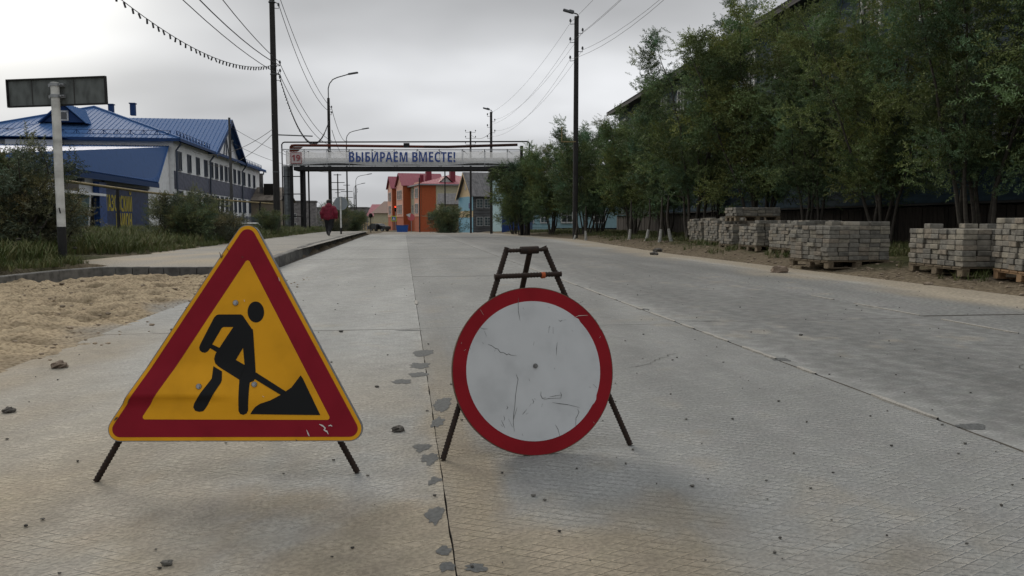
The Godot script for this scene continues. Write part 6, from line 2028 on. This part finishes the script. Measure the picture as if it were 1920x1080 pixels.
func build_warning_sign() -> void:
	var steel := M("rebar_rust", Color(0.030, 0.025, 0.021), 0.8, {"tex": "rust", "ts": 6.0})
	var o := thing("roadworks_sign", "yellow triangular roadworks warning sign with red border on rebar legs", "road sign", V(-0.965, 0.0, 2.666), 0.107)
	var tilt := Basis(Vector3(1, 0, 0), -0.165)
	var legs := [[Vector3(-0.432, 0, 0), Vector3(0.0, 0.80, 0)], [Vector3(0.432, 0, 0), Vector3(0.0, 0.80, 0)]]
	for q in legs:
		var g := Geo.new()
		rebar(g, tilt * (q[0] as Vector3) + Vector3(0, 0.002, 0), tilt * (q[1] as Vector3), 0.010)
		part(o, "leg", g, steel)
	var gr := Geo.new()
	rebar(gr, tilt * Vector3(-0.3, 0.24, -0.02), tilt * Vector3(0.3, 0.24, -0.02), 0.009)
	part(o, "crossbar", gr, steel)
	gr = Geo.new()
	rebar(gr, tilt * Vector3(0, 0.78, -0.02), Vector3(0.02, 0.01, -0.62), 0.010)
	part(o, "prop", gr, steel)
	# the plate: its own frame, x right, y up the slope, z out
	var f := Node3D.new()
	f.name = "sign_plate"
	o.add_child(f)
	f.transform = Transform3D(Basis(Vector3.UP, -0.107) * tilt, Basis(Vector3.UP, -0.107) * Vector3(0.035, 0.135, 0.041))
	var sx := 0.000822
	var sy := 0.000834
	var W := func(x: float, y: float) -> Vector2: return Vector2((x - 585) * sx, (893 - y) * sy)
	var tri_ := func(apx: Array, bl: Array, br: Array, r: float) -> PackedVector2Array: return rounded(PackedVector2Array([W.call(apx[0], apx[1]), W.call(bl[0], bl[1]), W.call(br[0], br[1])]), r)
	var grey := M("plate_grey", Color(0.26, 0.27, 0.275), 0.5, {"metal": 0.5, "tex": "blotch", "ts": 4.0})
	var yellow := M("sign_yellow", Color(0.70, 0.335, 0.014), 0.5, {"tex": "grime", "ts": 0.9, "spec": 0.25})
	var red := M("sign_crimson", Color(0.235, 0.012, 0.024), 0.5, {"tex": "grime", "ts": 0.9, "spec": 0.2})
	var ink := M("sign_ink", Color(0.011, 0.012, 0.013), 0.6, {"spec": 0.25})
	var outer: PackedVector2Array = tri_.call([620, -34], [28, 893], [1142, 891], 0.042)
	var plate := sheet([outer], 0.0, 0.018)
	part(f, "back_plate", plate, grey)
	var yb: PackedVector2Array = Geometry2D.offset_polygon(outer, -0.003)[0]
	part(f, "yellow_border", sheet([yb], 0.0012, 0.001), yellow)
	var rb: PackedVector2Array = Geometry2D.offset_polygon(outer, -0.0150)[0]
	part(f, "red_border", sheet([rb], 0.0020, 0.0007), red)
	var inn: PackedVector2Array = tri_.call([622, 152], [203, 804], [979, 806], 0.008)
	part(f, "yellow_field", sheet([inn], 0.0028, 0.0007), yellow)
	var P := func(l: Array) -> PackedVector2Array:
		var a := PackedVector2Array()
		for k in range(0, l.size(), 2): a.append(W.call(l[k], l[k + 1]))
		return a
	var head := PackedVector2Array()
	for k in 28:
		var a := TAU * k / 28
		var q := Vector2(cos(a) * 34, sin(a) * 43).rotated(-0.12)
		head.append(W.call(661 + q.x, 372 + q.y))
	part(f, "worker_head", sheet([head], 0.0036, 0.0006), ink)
	var worker := [
		[508, 382, 499, 385, 490, 394, 436, 502, 431, 516, 434, 528, 443, 535, 456, 537, 467, 531, 475, 520, 522, 438, 529, 433, 571, 433, 598, 398, 598, 382],
		[562, 382, 600, 382, 608, 387, 648, 443, 652, 452, 652, 500, 612, 517, 583, 566, 622, 587, 602, 646, 514, 594, 498, 580, 493, 562, 498, 542, 573, 428],
		[612, 517, 650, 440, 653, 460, 666, 608, 668, 632, 661, 650, 646, 656, 624, 652, 600, 640, 620, 585],
		[601, 636, 645, 645, 641, 768, 635, 780, 622, 786, 609, 782, 602, 770],
		[491, 591, 528, 612, 530, 648, 527, 658, 466, 761, 457, 771, 441, 774, 424, 769, 416, 756, 419, 741, 489, 640],
	]
	var wp := []
	for l in worker: wp.append(P.call(l))
	# joined so that no two pieces overlap
	var joined: Array = [wp[0]]
	for i in range(1, wp.size()):
		var cut := [wp[i]]
		for j in i:
			var nxt := []
			for c in cut: nxt.append_array(Geometry2D.clip_polygons(c, wp[j]))
			cut = nxt
		joined.append_array(cut)
	part(f, "worker_figure", sheet(joined, 0.0036, 0.0006), ink)
	part(f, "spade_grip", sheet([P.call([484, 503, 516, 518, 508, 537, 474, 517])], 0.0041, 0.0006), ink)
	part(f, "spade_shaft", sheet([P.call([668, 616, 792, 692, 774, 707, 663, 642])], 0.0041, 0.0006), ink)
	part(f, "earth_heap", sheet([P.call([851, 628, 860, 640, 935, 787, 650, 783, 656, 772, 670, 754, 690, 741, 730, 728, 770, 707, 815, 676])], 0.0036, 0.0006), ink)
	for q in [[577, 335], [440, 672], [664, 664]]:
		var c: Vector2 = W.call(q[0], q[1])
		var g := Geo.new()
		var zc := dent(c.x, c.y)
		g.tube([Vector3(c.x, c.y, zc + 0.003), Vector3(c.x, c.y, zc + 0.006), Vector3(c.x, c.y, zc + 0.0065)], [0.0095, 0.0095, 0.008], 16)
		g.tube([Vector3(c.x, c.y, zc + 0.006), Vector3(c.x, c.y, zc + 0.011)], [0.0055, 0.005], 8)
		part(f, "bolt", g, M("bolt_zinc", Color(0.33, 0.34, 0.35), 0.35, {"metal": 0.8}))
	var scr := []
	for l in [[881, 846, 886, 858, 892, 870], [932, 823, 946, 829, 956, 838, 952, 846, 964, 852, 969, 862], [969, 830, 978, 827, 984, 831], [752, 232, 756, 246], [700, 711, 705, 714], [612, 323, 614, 329]]:
		var pts := []
		for k in range(0, l.size(), 2): pts.append(W.call(l[k], l[k + 1]))
		scr.append_array(stroke(pts, 0.0022))
	part(f, "scratch", sheet(scr, 0.0048, 0.0004), M("scratch_white", Color(0.6, 0.58, 0.55), 0.7))
	var chip := []
	for l in [[505, 128, 512, 150, 520, 140], [535, 112, 541, 121], [96, 808, 104, 800, 110, 795], [598, 146, 602, 150], [838, 884, 842, 888], [160, 722, 150, 738]]:
		var pts := []
		for k in range(0, l.size(), 2): pts.append(W.call(l[k], l[k + 1]))
		chip.append_array(stroke(pts, 0.0028))
	part(f, "paint_chip", sheet(chip, 0.0049, 0.0004), M("chip_dark", Color(0.08, 0.06, 0.05), 0.9))

func flat(polys: Array, z: float, th: float) -> Geo:
	var g := Geo.new()
	for p in polys: g.prism(p, z - th, z)
	return g

func disc_poly(r: float, n := 72, c := Vector2.ZERO) -> PackedVector2Array:
	var a := PackedVector2Array()
	for k in n: a.append(c + Vector2.from_angle(TAU * k / n) * r)
	return a

func build_round_sign() -> void:
	var steel := M("rebar_rust", Color(), 0.8)
	var o := thing("no_entry_sign", "round white sign with red ring and scratches on a rebar trestle", "road sign", V(0.104, 0.0, 2.958), 0.267)
	var tilt := Basis(Vector3(1, 0, 0), -0.215)
	var tl := Vector3(-0.082, 0.785, 0); var tr := Vector3(0.068, 0.79, 0)
	for q in [[Vector3(-0.370, 0.0, 0), tl], [Vector3(0.370, 0.0, 0), tr]]:
		var g := Geo.new()
		rebar(g, tilt * (q[0] as Vector3) + Vector3(0, 0.003, 0), tilt * (q[1] as Vector3), 0.0105)
		part(o, "leg", g, steel)
	var lx := func(y: float, s: float) -> float: return lerpf(-0.370, tl.x, y / 0.785) if s < 0 else lerpf(0.370, tr.x, y / 0.79)
	var g1 := Geo.new()
	rebar(g1, tilt * Vector3(lx.call(0.672, -1.0) - 0.018, 0.672, 0.014), tilt * Vector3(lx.call(0.672, 1.0) + 0.014, 0.678, 0.014), 0.0095)
	part(o, "crossbar", g1, steel)
	var g2 := Geo.new()
	rebar(g2, tilt * Vector3(-0.084, 0.772, 0.012), tilt * Vector3(0.078, 0.776, 0.012), 0.0075)
	part(o, "top_bar", g2, steel)
	var g3 := Geo.new()
	g3.rod(tilt * Vector3(-0.032, 0.773, 0.012), tilt * Vector3(0.040, 0.775, 0.012), 0.015, 14)
	part(o, "hinge_sleeve", g3, steel)
	var g4 := Geo.new()
	g4.rod(tilt * Vector3(0.006, 0.762, 0.004), Vector3(0.0, 0.012, -0.66), 0.0115, 8)
	part(o, "prop", g4, steel)
	var tape := Geo.new()
	tape.rod(tilt * Vector3(0.045, 0.674, 0.014), tilt * Vector3(0.060, 0.6745, 0.014), 0.0125, 10)
	part(o, "orange_rag", tape, M("orange_paint", Color(0.32, 0.07, 0.02), 0.8))
	var f := Node3D.new()
	f.name = "sign_plate"
	o.add_child(f)
	f.transform = Transform3D(tilt, tilt * Vector3(-0.010, 0.3085, 0.032))
	var R := 0.317
	var back := Geo.new()
	back.prism(disc_poly(R, 96), -0.014, 0.0)
	part(f, "back_plate", back, M("plate_edge", Color(0.15, 0.13, 0.11), 0.7, {"tex": "rust", "ts": 5.0}))
	part(f, "red_ring", flat([disc_poly(R - 0.003, 96)], 0.0012, 0.0012), M("disc_red", Color(0.23, 0.010, 0.016), 0.5, {"tex": "grime", "ts": 0.9, "spec": 0.2}))
	# white field, with a bite worn into the ring at lower right
	var wh := PackedVector2Array()
	for k in 120:
		var a := TAU * k / 120
		var r := 0.2635
		var da := wrapf(a - deg_to_rad(-28.0), -PI, PI)
		if absf(da) < 0.055: r += 0.010 * (1.0 - absf(da) / 0.055) * (1.0 if k % 2 == 0 else 0.7)
		var db := wrapf(a - deg_to_rad(46.0), -PI, PI)
		if absf(db) < 0.03: r += 0.004
		wh.append(Vector2.from_angle(a) * r)
	part(f, "white_field", flat([wh], 0.0020, 0.0007), M("disc_white", Color(0.49, 0.505, 0.51), 0.5, {"tex": "grime", "ts": 0.8, "spec": 0.3}))
	var q := func(x: float, y: float) -> Vector2: return Vector2((x - 454) / 350.0, -(y - 617) / 360.0) * R
	var dark := []
	for l in [
		[402, 302, 399, 330, 398, 360, 403, 400], [260, 497, 275, 503, 290, 515, 300, 518, 310, 533, 325, 535, 338, 545, 345, 541, 355, 547, 380, 551], [372, 628, 380, 650, 374, 676, 365, 718, 360, 760, 352, 800, 349, 835, 352, 868],
		[561, 500, 556, 525, 553, 556], [476, 708, 474, 724, 480, 738, 496, 735], [484, 742, 510, 740, 562, 741], [512, 733, 540, 730, 566, 728], [560, 716, 565, 728, 560, 742], [632, 793, 637, 806, 628, 822, 622, 830, 618, 866], [530, 853, 540, 872, 546, 905],
		[229, 424, 244, 431, 262, 431], [247, 440, 256, 462], [299, 818, 306, 835, 312, 850], [296, 836, 304, 845], [310, 800, 314, 812, 310, 822], [436, 738, 442, 748, 437, 758], [446, 736, 449, 742], [522, 757, 550, 764, 590, 771, 640, 786], [531, 428, 524, 458], [546, 434, 545, 462], [526, 436, 534, 432],
		[573, 404, 580, 410, 590, 404], [596, 405, 605, 403], [459, 494, 455, 510], [708, 690, 724, 706], [326, 760, 330, 768, 322, 774], [350, 822, 357, 800, 369, 770], [330, 815, 345, 850], [384, 880, 388, 890], [418, 346, 423, 352], [530, 346, 536, 350], [181, 508, 187, 514], [236, 488, 242, 494], [480, 760, 474, 772], [427, 652, 429, 660], [390, 800, 398, 792, 410, 780], [405, 800, 415, 795], [430, 756, 422, 768], [540, 610, 542, 616], [628, 450, 634, 456], [690, 700, 698, 704], [290, 520, 284, 530]]:
		var pts := []
		for k in range(0, l.size(), 2): pts.append(q.call(l[k], l[k + 1]))
		dark.append_array(stroke(pts, 0.0010))
	part(f, "scratch", flat(dark, 0.0026, 0.0005), M("scratch_dark", Color(0.10, 0.105, 0.10), 0.9))
	var light := []
	for l in [[642, 396, 664, 388, 705, 387], [235, 348, 247, 371], [150, 484, 148, 490], [699, 852, 702, 858], [751, 490, 758, 482], [308, 944, 316, 950], [165, 515, 158, 520], [755, 440, 762, 452]]:
		var pts := []
		for k in range(0, l.size(), 2): pts.append(q.call(l[k], l[k + 1]))
		light.append_array(stroke(pts, 0.0013))
	part(f, "paint_chip", flat(light, 0.0027, 0.0005), M("scratch_pale", Color(0.42, 0.38, 0.34), 0.8))
	var bolt := Geo.new()
	var c: Vector2 = q.call(458, 598)
	bolt.tube([Vector3(c.x, c.y, 0.002), Vector3(c.x, c.y, 0.0065)], [0.0095, 0.009], 14)
	bolt.tube([Vector3(c.x, c.y, 0.0065), Vector3(c.x, c.y, 0.011)], [0.005, 0.0045], 8)
	part(f, "bolt", bolt, M("bolt_dull", Color(0.16, 0.16, 0.155), 0.5, {"metal": 0.6}))

# ---------------------------------------------------------------- loose stones
func lump(sd: int, r: float, sq := 0.6) -> Geo:
	var g := Geo.new()
	var f := noise(sd, 1.1, 3)
	var seg := 12; var rings := 8
	var P := func(i: int, k: int) -> Vector3:
		var th := PI * i / rings
		var ph := TAU * (k % seg) / seg
		var n := Vector3(sin(th) * cos(ph), cos(th), sin(th) * sin(ph))
		var rr := r * (1.0 + 0.55 * f.get_noise_3d(n.x * 1.4 + sd, n.y * 1.4, n.z * 1.4))
		return Vector3(n.x * rr, n.y * rr * sq + r * sq * 0.5, n.z * rr)
	for i in rings:
		for k in seg:
			var a: Vector3 = P.call(i, k); var b: Vector3 = P.call(i, k + 1); var c: Vector3 = P.call(i + 1, k + 1); var d: Vector3 = P.call(i + 1, k)
			if i > 0: g.tri(a, b, c)
			if i < rings - 1: g.tri(a, c, d)
	return g

func build_stones() -> void:
	var sm := M("stone_grey", Color(0.13, 0.12, 0.105), 0.95, {"tex": "fine", "ts": 8.0, "bump": "grit", "bs": 0.3})
	var st := M("stone_tan", Color(0.26, 0.20, 0.15), 0.95, {"tex": "fine", "ts": 6.0, "bump": "grit", "bs": 0.3})
	var k := 0
	for q in [[-2.70, 4.72, 0.042, "brown clod at the edge of the sand pit", 1], [-2.62, 3.88, 0.03, "pale chip where the sand meets the slabs at far left", 1], [-2.30, 3.60, 0.028, "dark pebble left of the triangular sign, nearest the sand", 0], [-0.475, 3.27, 0.026, "dark stone beside the slab joint left of the round sign", 0], [4.55, 13.6, 0.14, "pinkish stone at the verge edge below the wide block stack", 1], [3.7, 20.8, 0.11, "grey lump of rubble at the verge edge by the left stacks", 0], [-1.58, 3.62, 0.018, "small dark stone just left of the triangular sign", 0], [4.2, 23.0, 0.13, "flat grey stone on the verge near the leaning stack", 0]]:
		var o := lump(500 + k, q[2], 0.55)
		var m := part(self, "stone", o, st if q[4] == 1 else sm)
		m.position = V(q[0], maxf(0.0, land(q[0], q[1])) + (0.004 if q[0] < -2.6 else 0.0), q[1])
		tag(m, q[3], "stone", "loose stones about the road")
		k += 1
	# grit and gravel scattered over the slabs
	var r := RandomNumberGenerator.new()
	r.seed = 61
	var mesh := lump(600, 1.0, 0.7).mesh()
	var xf := []
	var cols := []
	for i in 520:
		var s := r.randf_range(-2.4, 6.6)
		var t := 1.9 + pow(r.randf(), 2.0) * 11.0
		var xz := road_xz(s, t)
		var sz := r.randf_range(0.0015, 0.005) * (1.0 if r.randf() < 0.93 else 2.2)
		xf.append(Transform3D(Basis(Vector3.UP, r.randf() * TAU).scaled(Vector3(sz * r.randf_range(0.8, 1.8), sz, sz)), V(xz.x, 0.003, xz.y)))
		var c := r.randf_range(0.03, 0.12)
		cols.append(Color(c, c * 0.95, c * 0.85))
	for i in 900:   # crumbs of earth on the sand and the right verge
		var x := r.randf_range(-6.3, -2.7)
		var d := 3.5 + r.randf() * 8.6
		var sz := r.randf_range(0.004, 0.014) * (1.0 if r.randf() < 0.93 else 2.0)
		if i > 500:
			d = 9.0 + pow(r.randf(), 1.5) * 30.0
			x = road_xz(redge(d) + r.randf_range(0.0, 1.6), d).x
			sz *= 2.0
		xf.append(Transform3D(Basis(Vector3.UP, r.randf() * TAU).scaled(Vector3(sz * 1.3, sz * 0.8, sz)), V(x, (land(x, d) if i > 500 else 0.045), d)))
		var c := r.randf_range(0.14, 0.34)
		cols.append(Color(c, c * 0.8, c * 0.58))
	tag(multi(self, "gravel", mesh, xf, cols, M("gravel", Color(1, 1, 1), 0.95, {"vcol": 1})), "grit and crumbs of earth over slabs, sand and verge", "gravel", "", "stuff")
